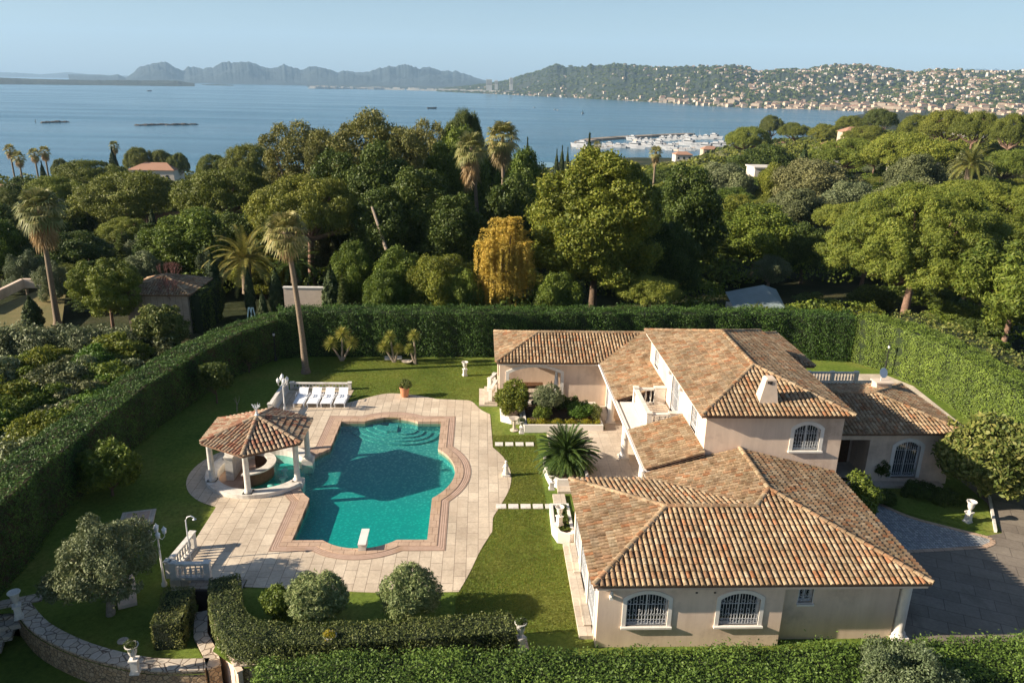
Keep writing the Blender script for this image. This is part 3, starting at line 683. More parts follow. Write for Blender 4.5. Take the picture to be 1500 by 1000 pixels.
# second pass with the basin circle as constraint
allp=deck; hp=pool_poly(.3)
vv=[Vector(p) for p in deck]+[Vector(p) for p in hp]+[Vector(p) for p in gzin]
ee=[];b=0
for L in (len(deck),len(hp),len(gzin)): ee+=[(b+i,b+(i+1)%L) for i in range(L)]; b+=L
V,E_,Fc,*_=delaunay_2d_cdt(vv,ee,[],0,1e-5)
fs=[]
for t in Fc:
    cx=sum(V[i].x for i in t)/3; cy=sum(V[i].y for i in t)/3
    if inpoly(cx,cy,deck) and not inpoly(cx,cy,hp) and math.hypot(cx-GZ[0],cy-GZ[1])>2.41:
        a,b_,c_=V[t[0]],V[t[1]],V[t[2]]
        fs.append(tuple(t) if (b_.x-a.x)*(c_.y-a.y)-(b_.y-a.y)*(c_.x-a.x)>0 else tuple(t[::-1]))
m.add([(p.x,p.y,0) for p in V],fs); n=len(deck)
m.add([(x,y,0) for x,y in deck]+[(x,y,-1.3) for x,y in deck],[(i,n+i,n+(i+1)%n,(i+1)%n) for i in range(n)])
o=m.build('terrace','deck'); o['kind']='structure'
# pool
pool=thing('swimming_pool','turquoise swimming pool with curved sides and a pink stone border','pool',(0,0,0))
def strip(mb,d0,d1,z0,z1,skip=True):
    A=pool_poly(d0);B=pool_poly(d1);n=len(A)
    for i in range(n):
        j=(i+1)%n; c=((A[i][0]+B[j][0])/2,(A[i][1]+B[j][1])/2)
        if skip and (math.hypot(c[0]-GZ[0],c[1]-GZ[1])<2.6 or (c[0]<-9.2 and abs(c[1]-37.3)<1.15)): continue
        mb.add([(*A[i],z0),(*A[j],z0),(*B[j],z1),(*B[i],z1)],[(0,3,2,1)])
m=MB(); strip(m,0,.47,.03,.03); strip(m,.47,.475,.03,.012); strip(m,0,0.001,-.3,.03); m.build('coping','coping',pool)
m=MB(); strip(m,.475,.85,.012,.012); strip(m,.85,.855,.012,0); m.build('border','band',pool)
m=MB()
for d in (.5,.6,.7,.8,.845): strip(m,d,d+.022,.0165,.0165)
m.build('border_lines','copingline',pool)
m=MB()
A=pool_poly(.02); n=len(A); m.add([(x,y,-.62) for x,y in A],[tuple(range(n))]);
for i in range(n):
    j=(i+1)%n; c=A[i]
    if c[0]<-9.2 and abs(c[1]-37.3)<1.15: continue
    m.add([(*A[i],-.62),(*A[j],-.62),(*A[j],.028),(*A[i],.028)],[(0,1,2,3)])
m.build('basin','mosaic_caustics',pool)
st=MB()
for k,(r_,z) in enumerate(((2.75,-.52),(2.3,-.44),(1.85,-.36),(1.4,-.28))):
    st.lathe([(r_,-.63),(r_,z),(0.01,z)],(-5.2,44.3,0),40) if False else st.prism([( -5.2+r_*math.cos(a),min(43.8+.5*math.cos((a-PI)*1),44.1)+r_*.72*math.sin(a)) for a in [PI+PI*i/24 for i in range(25)]],-.63,z)
st.build('steps','mosaic_caustics',pool)
mm=MB(); mm.box(-5.6,-5.0,42.9,44.0,-.6,-.18); mm.build('step_block','mosaic_caustics',pool)
w=MB(); A=pool_poly(-.002); w.add([(x,y,-.13) for x,y in A],[tuple(range(len(A)))]); w.build('pool_water','water',pool)
# diving board
t=thing('diving_board','white diving board over the near end of the pool','diving board',(-5.2,30.3,0))
MB().box(-.18,.18,-.45,.85,.34,.39).build('board','trim',t); m=MB(); m.box(-.17,.17,-.4,.2,.03,.34); m.build('base','white',t)
# gazebo
gzb=thing('gazebo','six sided poolside gazebo with white columns and a tiled roof','gazebo',(GZ[0],GZ[1],0))
m=MB(); seg=[a for a in range(32,330,6)]
for a,b in zip(seg,seg[1:]):
    q=lambda r,an,z: (r*math.cos(R(an)),r*math.sin(R(an)),z)
    for (r0,r1,z) in ((2.25,2.85,.22),):
        m.add([q(r0,a,z),q(r1,a,z),q(r1,b,z),q(r0,b,z),q(r0,a,-.6),q(r1,a,-.02),q(r1,b,-.02),q(r0,b,-.6)],[(0,1,2,3),(1,5,6,2),(0,3,7,4)])
m.build('curb','white',gzb)
HX=[30+60*k for k in range(6)]
for a in HX:
    m=MB(); m.lathe([(.21,.0),(.21,.08),(.17,.12),(.155,.2),(.14,2.0),(.16,2.03),(.2,2.1)],n=14)
    m.box(-.25,.25,-.25,.25,-.05,.0); m.box(-.22,.22,-.22,.22,2.1,2.18); m.build('column','white',gzb,(2.52*math.cos(R(a)),2.52*math.sin(R(a)),.22 if a not in (30,330) else .22))
for a in (30,330): m=MB(); m.box(2.52*math.cos(R(a))-.3,2.52*math.cos(R(a))+.3,2.52*math.sin(R(a))-.3,2.52*math.sin(R(a))+.3,-.6,.17); m.build('plinth','white',gzb)
hx=[(2.9*math.cos(R(a)),2.9*math.sin(R(a)),2.4) for a in HX]; apex=(0,0,3.22)
m=MB()
for i in range(6):
    a,b=hx[i],hx[(i+1)%6]; k=.86; ia,ib=[(p[0]*k,p[1]*k,2.42) for p in (a,b)]; k2=.8; ja,jb=[(p[0]*k2,p[1]*k2,2.42) for p in (a,b)]
    m.add([ia,ib,(ib[0],ib[1],2.2),(ia[0],ia[1],2.2),ja,jb,(jb[0],jb[1],2.2),(ja[0],ja[1],2.2)],[(0,3,2,1),(4,5,6,7),(3,7,6,2)])
m.build('beam','white',gzb)
roofpart(gzb,[[hx[(i)%6],hx[(i+1)%6],apex] for i in range(6)],[(hx[i],apex) for i in range(6)],3,'oldtile',ridgemat='oldtile')
m=MB(); m.lathe([(.1,3.25),(.12,3.35),(.05,3.42),(.07,3.5)],n=10)
for i in range(9):
    a=i*.7; m.tube([(0,0,3.5),(.08*math.cos(a),.08*math.sin(a),3.72),(.22*math.cos(a),.22*math.sin(a),3.86+.05*(i%3))],[.03,.03,.012],5)
m.build('finial','lampglass',gzb)
m=MB(); m.prism([(p[0]-GZ[0],p[1]-GZ[1]) for p in gzin],-.62,-.6); m.build('basin_floor','mosaic_caustics',gzb)
m=MB(); wp=[(2.44*math.cos(R(a)),2.44*math.sin(R(a))) for a in range(-100,101,8)]; wp=[(x,y) for x,y in wp]+[(-.3,2.38),(-.3,-2.38)]
m.add([(x,y,-.134) for x,y in wp],[tuple(range(len(wp)))]); m.build('basin_water','water',gzb)
m=MB(); m.prism([(-.35,-2.3),(-.35,2.3)]+[(2.3*math.cos(R(a)),2.3*math.sin(R(a))) for a in range(102,260,8)],-.6,-.25); m.build('sunken_floor','band',gzb)
bar=thing('pool_bar','curved stone bar counter sunk under the gazebo','bar counter',(GZ[0],GZ[1],0))
m=MB(); arc=[(1.15*math.cos(R(a))-.55,1.25*math.sin(R(a))) for a in range(-95,96,10)]; arc2=[(x*.72-.15,y*.76) for x,y in arc]
m.prism(arc+arc2[::-1],-.25,.5); m.build('front','wood',bar); m=MB(); arc=[(1.3*math.cos(R(a))-.55,1.4*math.sin(R(a))) for a in range(-95,96,10)]; m.prism(arc+arc2[::-1],.503,.58); m.build('counter_top','white',bar)
m=MB(); m.box(-1.75,-1.35,-.5,.9,-.24,1.05); m.box(-1.8,-1.3,-.55,.95,1.05,1.13); m.build('back_counter','white',bar)
pos=[(-.1,-1.6),(.75,-1.15),(1.15,-.35),(1.05,.55)]
lb=['nearest the front column','just behind the front column','facing the pool','farthest back']
for (x,y),l in zip(pos,lb):
    s=thing('bar_stool','round stone stool in the gazebo water, '+l,'stool',(GZ[0]+x,GZ[1]+y,-.6),group='stools around the pool bar')
    m=MB(); m.lathe([(.16,0),(.1,.1),(.08,.3),(.12,.36)],n=12); m.build('leg','white',s); m=MB(); m.lathe([(.17,.36),(.19,.39),(.19,.43),(.15,.45)],n=14); m.build('seat','white',s)
# lawns
sheet('lawn',[(-21.2,34),(-12.85,34),(-12.85,27.95),(-9.75,27.95),(-9.75,23.6),(-8.6,22.72),(1.95,22.6),(1.95,22.2),(31,20.8),(31.3,34),(32.4,41),(32.7,50),(30.6,55),(24,57.3),(-14,57.2),(-18,52.5),(-20.6,43),(-21.2,34)],-.02,'lawn',[pool_poly(.4) if False else [(-9.1,30.2),(-2,30.2),(-1.4,34),(-1.0,37.3),(-1.4,41),(-2,44.4),(-9.1,44.4),(-9.3,41.3),(-10.9,40),(-13.7,39.2),(-14.3,37.3),(-13.6,35.2),(-11,34.6),(-9.3,33)]])
m=MB(); ys=[34+(28.4-34)*i/10 for i in range(11)]; zs=[-.02-.68*(3*(i/10)**2-2*(i/10)**3) for i in range(11)]
m.add([(x,y,z) for y,z in zip(ys,zs) for x in (-24,-12.85)],[(2*i,2*i+2,2*i+3,2*i+1) for i in range(10)]); o=m.build('lawn_slope','lawn'); o['kind']='structure'
low=[(p[0],p[1]) for p in (P(*q,-.55) for q in ((20,893),(48,925),(100,953),(160,972),(225,983),(300,982)))]; low=smooth(low,4)
wallR=[P(285,900,-.6)[:2],P(284,935,-.6)[:2],P(297,960,-.6)[:2],P(304,982,-.6)[:2]]
sheet('lower_lawn',[(-24,28.4),(-24,26.5)]+low+[wallR[2],wallR[1],(-11.75,27.9),(-12.85,27.95),(-12.85,28.4)],-.7,'lawn')
def wallstrip(name,label,pts,w,z0,z1,side=-1,cap='crazy',body='rubble',capt=.07,cat='wall'):
    C=[Vector(p) for p in pts]; n=len(C); S=[]
    for i in range(n):
        d=(C[min(i+1,n-1)]-C[max(i-1,0)]).normalized(); S.append(Vector((d.y,-d.x))*(-side)*-1)
    A=C; B=[C[i]+S[i]*w for i in range(n)]
    t=thing(name,label,cat,(C[0].x,C[0].y,0)); ox,oy=C[0]
    def body_(mb,A,B,z0,z1):
        vs=[]
        for i in range(n): vs+=[(A[i].x-ox,A[i].y-oy,z0),(A[i].x-ox,A[i].y-oy,z1),(B[i].x-ox,B[i].y-oy,z1),(B[i].x-ox,B[i].y-oy,z0)]
        fs=[]
        for i in range(n-1):
            for k in range(3): fs.append((4*i+k,4*i+k+1,4*i+k+5,4*i+k+4))
        fs+=[(0,3,2,1),(4*n-4,4*n-3,4*n-2,4*n-1)]; mb.add(vs,fs)
    m=MB(); body_(m,[a+S[i]*.03 for i,a in enumerate(A)],[b-S[i]*.03 for i,b in enumerate(B)],z0,z1-capt); m.build('wall_body',body,t)
    m=MB(); body_(m,A,B,z1-capt-.001,z1); m.build('coping',cap,t); return t
wallstrip('retaining_wall','curved low stone wall with a crazy paved top around the olive tree lawn',low,.62,-2.6,-.5)
wallstrip('retaining_wall','short stone wall along the left side of the sunken stairway',wallR[::-1],.5,-2.6,-.5,side=1)
wallstrip('retaining_wall','pale render wall along the right side of the sunken stairway',[P(347,985,0)[:2],P(331,955,0)[:2],P(316,925,0)[:2],(-10.75,26.2),(-10.85,27.2)],.22,-2.7,.02,side=1,cap='wall',body='wall')
wallstrip('retaining_wall','long straight stone wall with urns below the clipped hedge',[P(342,975,.05)[:2],P(500,966,.05)[:2],P(640,960,.05)[:2],P(775,951,.05)[:2]],.62,-2.6,.06)
sheet('sunken_path',[(-13,19),(-7.5,19),(-8.5,23),(-9.6,28),(-11.9,28),(-11.6,24)],-2.2,'crazy')
m=MB(); m.box(-11.7,-9.72,27.2,27.3,-2.3,-.05); tag(m.build('basement_door','dark'),'dark basement doorway below the terrace at the end of the sunken path','door')
m=MB(); m.box(-12.0,-9.6,27.32,27.95,-.35,-.02); tag(m.build('lintel','pier'),'stone lintel over the basement doorway under the terrace edge','lintel')
sheet('lower_path',[(-30,14),(-12,14),(-12,21.8),(-14,22.6),(-30,26)],-1.75,'crazy')
sheet('lower_ground',[(-32,8),(-12,8),(-12,24),(-18,26.6),(-32,28)],-1.765,'lawn')
sheet('lower_verge',[(-26,24.9),(-19.6,24.4),(-17,22.2),(-13,20.6),(-12,20.2),(-12,22.8),(-18.5,25.2),(-26,29)],-1.745,'lawn') 
# stone stairs at the lower left corner
st=thing('garden_steps','crazy paved garden steps beside an urn at the lower left corner','steps',(-19.1,25.9,0))
for i in range(6):
    m=MB(); m.obox((-1.0+.48*i*.3,-1.2+.52*i,-1.6+.17*i),2.6,.56,.2,.35); m.build('step','crazy',st)
# stepping stones
for i,px in enumerate((731,746,761,776)):
    x,y=Pxy(px,650.5); m=MB(); m.obox((0,0,0),.46,.46,.06); tag(m.build('stepping_stone','white',None,(x,y,0)),'square white stepping stone in the far row, '+['next to the terrace','second from the terrace','third from the terrace','nearest the palm'][i],'paving slab','stepping stones across the lawn')
for i,px in enumerate((734,752,770,788,806)):
    x,y=Pxy(px,741.5); m=MB(); m.obox((0,0,0),.5,.42,.06); tag(m.build('stepping_stone','white',None,(x,y,0)),'square white stepping stone in the near row, '+['next to the terrace','second from the terrace','third from the terrace','fourth from the terrace','against the house planter'][i],'paving slab','stepping stones across the lawn')
# driveway side
sheet('driveway',[(16.4,21.7),(46,20.4),(46,44),(26.3,40),(26.25,34),(25.2,31.2),(19.2,29.6),(16.4,30.5)],.0,'asphalt')
cob=smooth(pw((1232,712),(1270,730),(1330,757),(1400,776),(1447,788),(1452,795)),4)+pw((1440,800),(1380,804),(1310,808),(1262,808))+[(17.0,31.0),(17.0,36)]
sheet('cobbled_path',cob,.008,'cobble')
m=MB(); cc=[Vector(p) for p in cob[:-2]]
for i in range(len(cc)-1):
    a,b=cc[i],cc[i+1]; d=(b-a).normalized(); s=Vector((-d.y,d.x))*.17; m.add([(a.x-s.x*.4,a.y-s.y*.4,.02),(b.x-s.x*.4,b.y-s.y*.4,.02),(b.x+s.x,b.y+s.y,.02),(a.x+s.x,a.y+s.y,.02)],[(0,1,2,3)])
o=m.build('path_edging','coping'); o['kind']='structure'
g=[tuple(p) for p in pw((1262,722),(1330,752),(1400,770),(1458,779))]+[(26.2,34.0),(26.3,38),(20,36)]
sheet('front_garden',g,.012,'lawn')
m=MB()
kp=[Vector(p) for p in pw((1458,779),(1450,735),(1443,700))]
for a,b in zip(kp,kp[1:]): c=(a+b)/2; m.obox((c.x,c.y,.06),(b-a).length+.02,.12,.14,math.atan2(b.y-a.y,b.x-a.x))
o=m.build('kerb','white'); o['kind']='structure'
sheet('east_terrace',[(17,41),(30.6,41),(31.2,50.2),(30.2,52.6),(17,52.6)],.003,'stone')
# porch floor
sheet('porch_floor',[(3.95,36.9),(7.7,36.9),(7.7,31.6),(10.5,31.6),(10.5,46.2),(8.3,46.2),(8.3,42.75),(3.95,42.75)] if False else [(4.1,35.0),(7.6,35.0),(7.6,31.6),(10.5,31.6),(10.5,46.2),(7.75,46.2),(7.75,42.55),(4.1,42.2)],.12,'stone',skirt=.14)
# ================= villa =================
X3=Vector((1,0,0));Y3=Vector((0,1,0))
villa=thing('villa','large peach villa with terracotta tiled hip roofs and arched white windows','house',(0,0,0))
S=(0,-1,0);Nn=(0,1,0);W_=(-1,0,0);E_n=(1,0,0)
def wallmesh(fn,name='wall',mat='wall'):
    m=MB(); fn(m); return m.build(name,mat,villa)
H1=2.97
w1=(5.5,7.05,.95,2.36,.28);w2=(9.0,10.5,.95,2.36,.28)
hole=lambda w,o=0: archpts(w[0]-o,w[1]-o,*w[2:])
small=(12.08,12.62,1.66,2.5,0)
def f(m):
    panel(m,(4.43,23.6,0),(1,0,0),S,[(0,-.3),(6.95,-.3),(6.95,H1),(0,H1)],[hole(w1,4.43),hole(w2,4.43)])
    m.quad((11.38,23.6,-.3),(11.38,23.95,-.3),(11.38,23.95,H1),(11.38,23.6,H1))
    panel(m,(11.38,23.95,0),(1,0,0),S,[(0,-.3),(4.55,-.3),(4.55,H1),(0,H1)],[hole(small,11.38)])
    # east wall and the rest
    m.quad((15.93,23.95,-.3),(15.93,31.9,-.3),(15.93,31.9,H1),(15.93,23.95,H1))
wallmesh(f)
def f(m):
    m.quad((7.9,30.8,-.3),(4.43,30.8,-.3),(4.43,30.8,H1),(7.9,30.8,H1))
    m.quad((7.9,30.8,-.3),(7.9,30.8,H1),(7.9,32,H1),(7.9,32,-.3))
wallmesh(f)
# west wall of the low wing with three arched doors
doors=[(24.2,25.9,.18,2.3,.3),(26.5,28.1,.18,2.3,.3),(28.7,30.2,.18,2.3,.3)]
def f(m): panel(m,(4.43,30.8,0),(0,-1,0),W_,[(0,-.3),(7.2,-.3),(7.2,H1),(0,H1)],[archpts(30.8-d[1],30.8-d[0],d[2],d[3],d[4]) for d in doors])
wallmesh(f)
for d in doors: window(villa,(4.43,30.8,0),(0,-1,0),W_,30.8-d[1],30.8-d[0],d[2],d[3],d[4],.12,sill=False)
for w in (w1,w2): window(villa,(0,23.6,0),(1,0,0),S,*w,frame=.15)
window(villa,(0,23.95,0),(1,0,0),S,*small,frame=.03,proud=.01)
# outside lamp + vents on the front wall
m=MB(); m.box(4.82,4.94,23.44,23.6,2.2,2.32); m.lathe([(.035,0),(.07,.04),(.07,.2),(.03,.28)],(4.88,23.47,2.3),8); m.build('wall_lamp','white',villa)
m=MB(); m.box(8.02,8.1,23.585,23.61,2.36,2.42); m.box(8.7,8.78,23.585,23.61,2.36,2.42); m.build('vent','dark',villa)
def column(x,y,h,r=.2,z0=0.0,parent=villa,cap=True):
    m=MB(); m.lathe([(r*1.35,z0),(r*1.35,z0+.1),(r*1.1,z0+.16),(r,z0+.24),(r*.92,h-.35),(r,h-.28),(r*1.3,h-.16)],(0,0,0),18); m.box(-r*1.45,r*1.45,-r*1.45,r*1.45,z0-.12,z0)
    m.box(-r*1.4,r*1.4,-r*1.4,r*1.4,h-.16,h); return m.build('column','trim',parent,(x,y,0))
column(16.25,24.05,2.9,.22,.12)
m=MB(); m.box(15.7,16.5,23.8,24.3,2.9,3.0); m.box(16.05,16.45,24.3,31.9,2.75,2.98); m.build('beam','trim',villa)
# low wing roof
A=(4.15,23.2,2.99);B=(16.62,23.2,2.99);C=(12.15,28.1,4.12);D=(11.3,27.1,3.89);Er=(7.6,27.1,3.89);NW=(4.15,31.0,2.99);V_=(7.75,31.0,2.99);NN=(12.15,31.88,4.12);V2=(7.75,31.88,2.99);EN=(16.62,31.88,2.99)
roofpart(villa,[[A,B,C,D,Er],[NW,A,Er],[V_,NW,Er,D],[V2,V_,D,C,NN],[B,EN,NN,C]],[(A,Er),(NW,Er),(Er,D),(D,C),(C,NN),(B,C)],1)
# gutter/white fascia helper
def fascia(pts,z0,z1,mat='trim',w=.08):
    m=MB()
    for a,b in zip(pts,pts[1:]):
        L=math.hypot(b[0]-a[0],b[1]-a[1]); m.obox(((a[0]+b[0])/2,(a[1]+b[1])/2,(z0+z1)/2),L,w,z1-z0,math.atan2(b[1]-a[1],b[0]-a[0]))
    return m.build('fascia',mat,villa)
fascia([(4.22,30.9),(4.22,23.3)],2.72,2.9); fascia([(4.3,23.27),(16.5,23.27)],2.78,2.88,'wall')
# upper storey
UZ=5.92
uw=(14.62,15.85,4.05,5.35,.26)
def f(m):
    panel(m,(10.45,31.9,0),(1,0,0),S,[(0,2.5),(6.45,2.5),(6.45,UZ),(0,UZ)],[hole(uw,10.45)])
    m.quad((16.9,31.9,0),(16.9,43.9,0),(16.9,43.9,UZ),(16.9,31.9,UZ)); m.quad((16.9,43.9,0),(10.45,43.9,0),(10.45,43.9,UZ),(16.9,43.9,UZ))
    panel(m,(10.45,43.9,0),(0,-1,0),W_,[(0,-.1),(12,-.1),(12,UZ),(0,UZ)],[archpts(*q,0) for q in ((1.3,2.3,4.35,5.6),(5.6,7.3,3.35,5.6),(9.6,10.6,4.2,5.55),(2.0,3.6,.15,2.4),(6.2,8.2,.15,2.4))])
wallmesh(f)
for q in ((1.3,2.3,4.35,5.6),(5.6,7.3,3.35,5.6),(9.6,10.6,4.2,5.55),(2.0,3.6,.15,2.4),(6.2,8.2,.15,2.4)): window(villa,(10.45,43.9,0),(0,-1,0),W_,*q,0,.1,sill=False)
window(villa,(0,31.9,0),(1,0,0),S,*uw,frame=.17)
for y in (38.7,36.3): m=MB(); m.box(10.32,10.44,y-.06,y+.06,5.2,5.3); m.lathe([(.04,0),(.09,.05),(.09,.25),(.03,.32)],(10.3,y,5.25),8); m.build('wall_lamp','iron',villa)
a=(10.1,31.55,5.92);b=(17.2,31.55,5.92);c=(17.2,44.3,5.92);d=(10.1,44.3,5.92);rs=(13.65,35.4,6.95);rn=(13.7,40.9,6.95)
roofpart(villa,[[a,b,rs],[d,a,rs,rn],[b,c,rn,rs],[c,d,rn]],[(a,rs),(b,rs),(rs,rn),(c,rn),(d,rn)],2)
fascia([(10.16,31.7),(10.16,44.2)],5.74,5.86,'trim',.06)
# chimney on the south hip
ch=MB(); zb=6.0
def fr(x0,x1,y0,y1,z): return [(x0,y0,z),(x1,y0,z),(x1,y1,z),(x0,y1,z)]
lv=[fr(12.93,13.9,32.35,33.05,5.95),fr(13.03,13.82,32.4,33.0,6.5),fr(13.17,13.72,32.45,32.95,7.1),fr(13.2,13.69,32.45,32.95,7.32),fr(13.27,13.62,32.5,32.9,7.4)]
vs=sum(lv,[]); fs=[(0,1,2,3)[::-1],tuple(range(16,20))]
for i in range(4):
    for k in range(4): fs.append((4*i+k,4*i+(k+1)%4,4*i+4+(k+1)%4,4*i+4+k))
ch.add(vs,fs); c_=ch.build('chimney','render',villa)
m=MB(); m.box(13.38,13.5,32.43,32.46,7.12,7.27); m.box(13.28,13.35,32.43,32.46,7.16,7.27); m.build('smoke_hole','dark',c_)
# porch roof with the balcony cut out of it
z=lambda x: 3.2+(x-7.77)*.32
q=lambda x,y: (x,y,z(x))
yb0,yb1=35.75,39.75
roofpart(villa,[[q(7.77,yb0),q(7.77,31.55),q(10.42,31.55),q(10.42,yb0)][::-1] if False else [q(7.77,31.55),q(7.77,yb0),q(10.42,yb0),q(10.42,31.55)]],[],4)
roofpart(villa,[[q(7.77,yb1),q(7.77,45.85),q(10.95,49.0),q(11.6,49.0),q(11.6,43.95),q(10.42,43.95),q(10.42,yb1)]],[],5)
m=MB(); m.box(7.72,10.44,31.52,31.62,2.95,3.14); m.box(7.66,7.8,31.55,45.8,2.98,3.17)
m.build('fascia','trim',villa)
m=MB(); m.tube([(7.62,31.5,3.12),(7.62,45.7,3.14)],.06,8); m.tube([(7.62,31.55,3.1),(7.75,31.7,2.9),(7.9,31.9,2.4)],.045,7); m.build('gutter','trim',villa)
m=MB(); m.box(7.9,10.44,31.65,45.8,2.9,2.97); m.build('porch_ceiling','trim',villa)
m=MB(); m.box(7.8,10.44,yb0+.03,yb1-.03,2.98,3.12); m.build('balcony_floor','stone',villa)
for y in (43.66,38.87,34.1): column(8.2,y,2.97,.2,.2)
# balcony balustrade
bt=bpy.data.objects.new('balcony_balustrade',None); col.objects.link(bt); bt.parent=villa
def wallbal(a,b,h=.95,z0=3.12):
    L=math.hypot(b[0]-a[0],b[1]-a[1]); rz=math.atan2(b[1]-a[1],b[0]-a[0]); c=((a[0]+b[0])/2,(a[1]+b[1])/2)
    m=MB(); m.obox((*c,z0+h-.05),L,.24,.1,rz); m.build('rail','white',bt)
    me=baluster_mesh(h-.22); k=int(L/.23)
    for i in range(k): link('baluster',me,None,bt,(a[0]+(b[0]-a[0])*(i+.5)/k,a[1]+(b[1]-a[1])*(i+.5)/k,z0+.12))
    m=MB(); m.obox((*c,z0+.06),L,.2,.12,rz); m.build('plinth','white',bt)
bx=8.75
wallbal((bx+.14,yb0+.25),(9.75,yb0+.25)); wallbal((bx+.14,yb1-.25),(9.75,yb1-.25)); wallbal((bx,yb0+.4),(bx,yb1-.4))
for x,y,sx in ((bx,yb0+.25,.26),(bx,yb1-.25,.26),(10.1,yb0+.25,.62),(10.1,yb1-.25,.62)): m=MB(); m.obox((x,y,3.62),sx,.26,1.0); m.obox((x,y,4.13),sx+.06,.3,.05); m.build('post','white',bt)
m=MB(); m.obox((bx,37.75,3.5),.1,3.4,.75) if False else None
# roof edge parapets beside the balcony
m=MB(); m.box(7.95,8.62,yb0+.05,yb1-.05,3.125,3.15); m.build('balcony_ledge','trim',villa)
# back wing with the big arched opening
def f(m):
    panel(m,(1.3,46.3,0),(1,0,0),S,[(0,-.2),(7.0,-.2),(7.0,3.2),(0,3.2)],[archpts(.62,3.98,.4,2.75,.42)],.3)
    m.quad((8.3,46.3,-.2),(8.3,43.9,-.2),(8.3,43.9,2.95),(8.3,46.3,2.95)) if False else None
    panel(m,(8.3,46.3,0),(0,-1,0),W_,[(0,-.1),(2.4,-.1),(2.4,3.15),(0,3.15)],[archpts(.35,1.75,.15,2.5,.25)])
    m.quad((8.3,43.9,-.1),(10.45,43.9,-.1),(10.45,43.9,2.95),(8.3,43.9,2.95))
    panel(m,(1.3,52.0,0),(0,-1,0),W_,[(0,-.2),(5.7,-.2),(5.7,3.2),(0,3.2)],[archpts(1.2,4.6,.4,2.6,.4)],.3)
    m.quad((12.9,52.0,-.2),(1.3,52.0,-.2),(1.3,52.0,3.2),(12.9,52.0,3.2))
wallmesh(f)
window(villa,(8.3,46.3,0),(0,-1,0),W_,.35,1.75,.15,2.5,.25,.1,sill=False)
m=MB(); ring(m,(1.3,46.3,0),(1,0,0),S,archpts(.62,3.98,.4,2.75,.42),archpts(.42,4.18,.2,2.93,.48),-.05,.05); m.build('window','trim',villa)
m=MB(); m.box(1.4,8.2,49.9,50.0,.12,3.1); m.build('loggia_back_wall','wall',villa)
m=MB(); m.box(1.35,8.2,46.65,49.9,.06,.12); m.build('loggia_floor','stone',villa)
m=MB(); m.lathe([(.12,.15),(.1,.8),(.16,1.4),(.08,2.3),(.2,2.85)],(5.05,46.75,0),10); m.build('curtain','whitepaint',villa)
e=3.2; q1=(1.08,45.85,e);q2=(7.85,45.85,e);q3=(10.95,49,4.2);q4=(3.95,49,4.2);q5=(1.08,52.3,e); q6=(14,52.3,e); q7=(14,49,4.2)
roofpart(villa,[[q1,q2,q3,q4],[q5,q1,q4],[q6,q5,q4,q7]],[(q1,q4),(q4,(13,49,4.2)),(q5,q4)],6)
fascia([(1.2,45.93),(7.9,45.93)],3.02,3.12,'trim')
# north-east wing
k1=(20.5,43.3,4.0);k2=(20.5,49.9,4.0);k3=(17.2,46.6,4.95);k4=(12.4,46.6,4.95);k5=(12.4,43.3,4.0);k6=(12.4,49.9,4.0)
roofpart(villa,[[k5,k1,k3,k4],[k1,k2,k3],[k2,k6,k4,k3]],[(k1,k3),(k2,k3),(k3,k4)],7)
def f(m):
    m.quad((12.6,43.7,0),(20.15,43.7,0),(20.15,43.7,4.0),(12.6,43.7,4.0)); m.quad((20.15,43.7,0),(20.15,49.5,0),(20.15,49.5,4),(20.15,43.7,4)); m.quad((20.15,49.5,0),(12.6,49.5,0),(12.6,49.5,4),(20.15,49.5,4))
wallmesh(f)
# east wing with the entrance porch
ew=(22.1,23.45,.4,2.5,.3)
def f(m):
    panel(m,(16.9,36.0,0),(1,0,0),S,[(0,-.2),(8.3,-.2),(8.3,3.2),(0,3.2)],[[(1.7,.2),(3.75,.2),(3.75,2.6),(1.7,2.6)],hole(ew,16.9)],.3)
    m.quad((25.2,36,-.2),(25.2,42,-.2),(25.2,42,3.2),(25.2,36,3.2)); m.quad((25.2,42,-.2),(16.9,42,-.2),(16.9,42,3.2),(25.2,42,3.2))
    m.quad((18.3,38.2,.2),(20.9,38.2,.2),(20.9,38.2,3),(18.3,38.2,3)); m.quad((18.3,36.3,.2),(18.3,38.2,.2),(18.3,38.2,3),(18.3,36.3,3)); m.quad((20.9,38.2,.2),(20.9,36.3,.2),(20.9,36.3,3),(20.9,38.2,3))
wallmesh(f)
window(villa,(0,36.0,0),(1,0,0),S,*ew,frame=.2,sill=False)
m=MB(); m.box(17,21.2,35.2,38.2,-.1,.2); m.box(17,24.8,35.5,36,-.1,.16) ; m.build('entrance_step','stone',villa)
m=MB(); m.box(20.0,20.7,38.1,38.17,.2,2.4); m.build('front_door','wood',villa)
m=MB(); m.box(19.3,19.9,38.12,38.18,.2,2.4); m.build('side_light','shutters',villa)
g1=(17.0,35.4,3.2);g2=(25.5,35.5,3.2);g3=(22.1,38.9,4.05);g4=(17.0,38.9,4.05);g5=(25.5,42.3,3.2);g6=(17.0,42.3,3.2)
roofpart(villa,[[g1,g2,g3,g4],[g2,g5,g3],[g5,g6,g4,g3]],[(g2,g3),(g5,g3),(g3,g4)],8)
m=MB(); m.box(23.0,23.9,40.5,41.1,3.2,4.0); m.box(22.92,23.98,40.42,41.18,4.0,4.08); m.build('chimney','render',villa)
sd=thing('satellite_dish','white satellite dish on the flat chimney of the right wing','satellite dish',(23.35,40.8,4.08))
m=MB(); m.tube([(0,0,0),(0,0,.5)],.03,6); m.build('mast','iron',sd)
m=MB(); m.lathe([(.02,0),(.16,.02),(.3,.08)],n=16); dd=m.build('dish','plastic',sd,(0,-.05,.5)); dd.rotation_euler=(R(70),0,R(20))
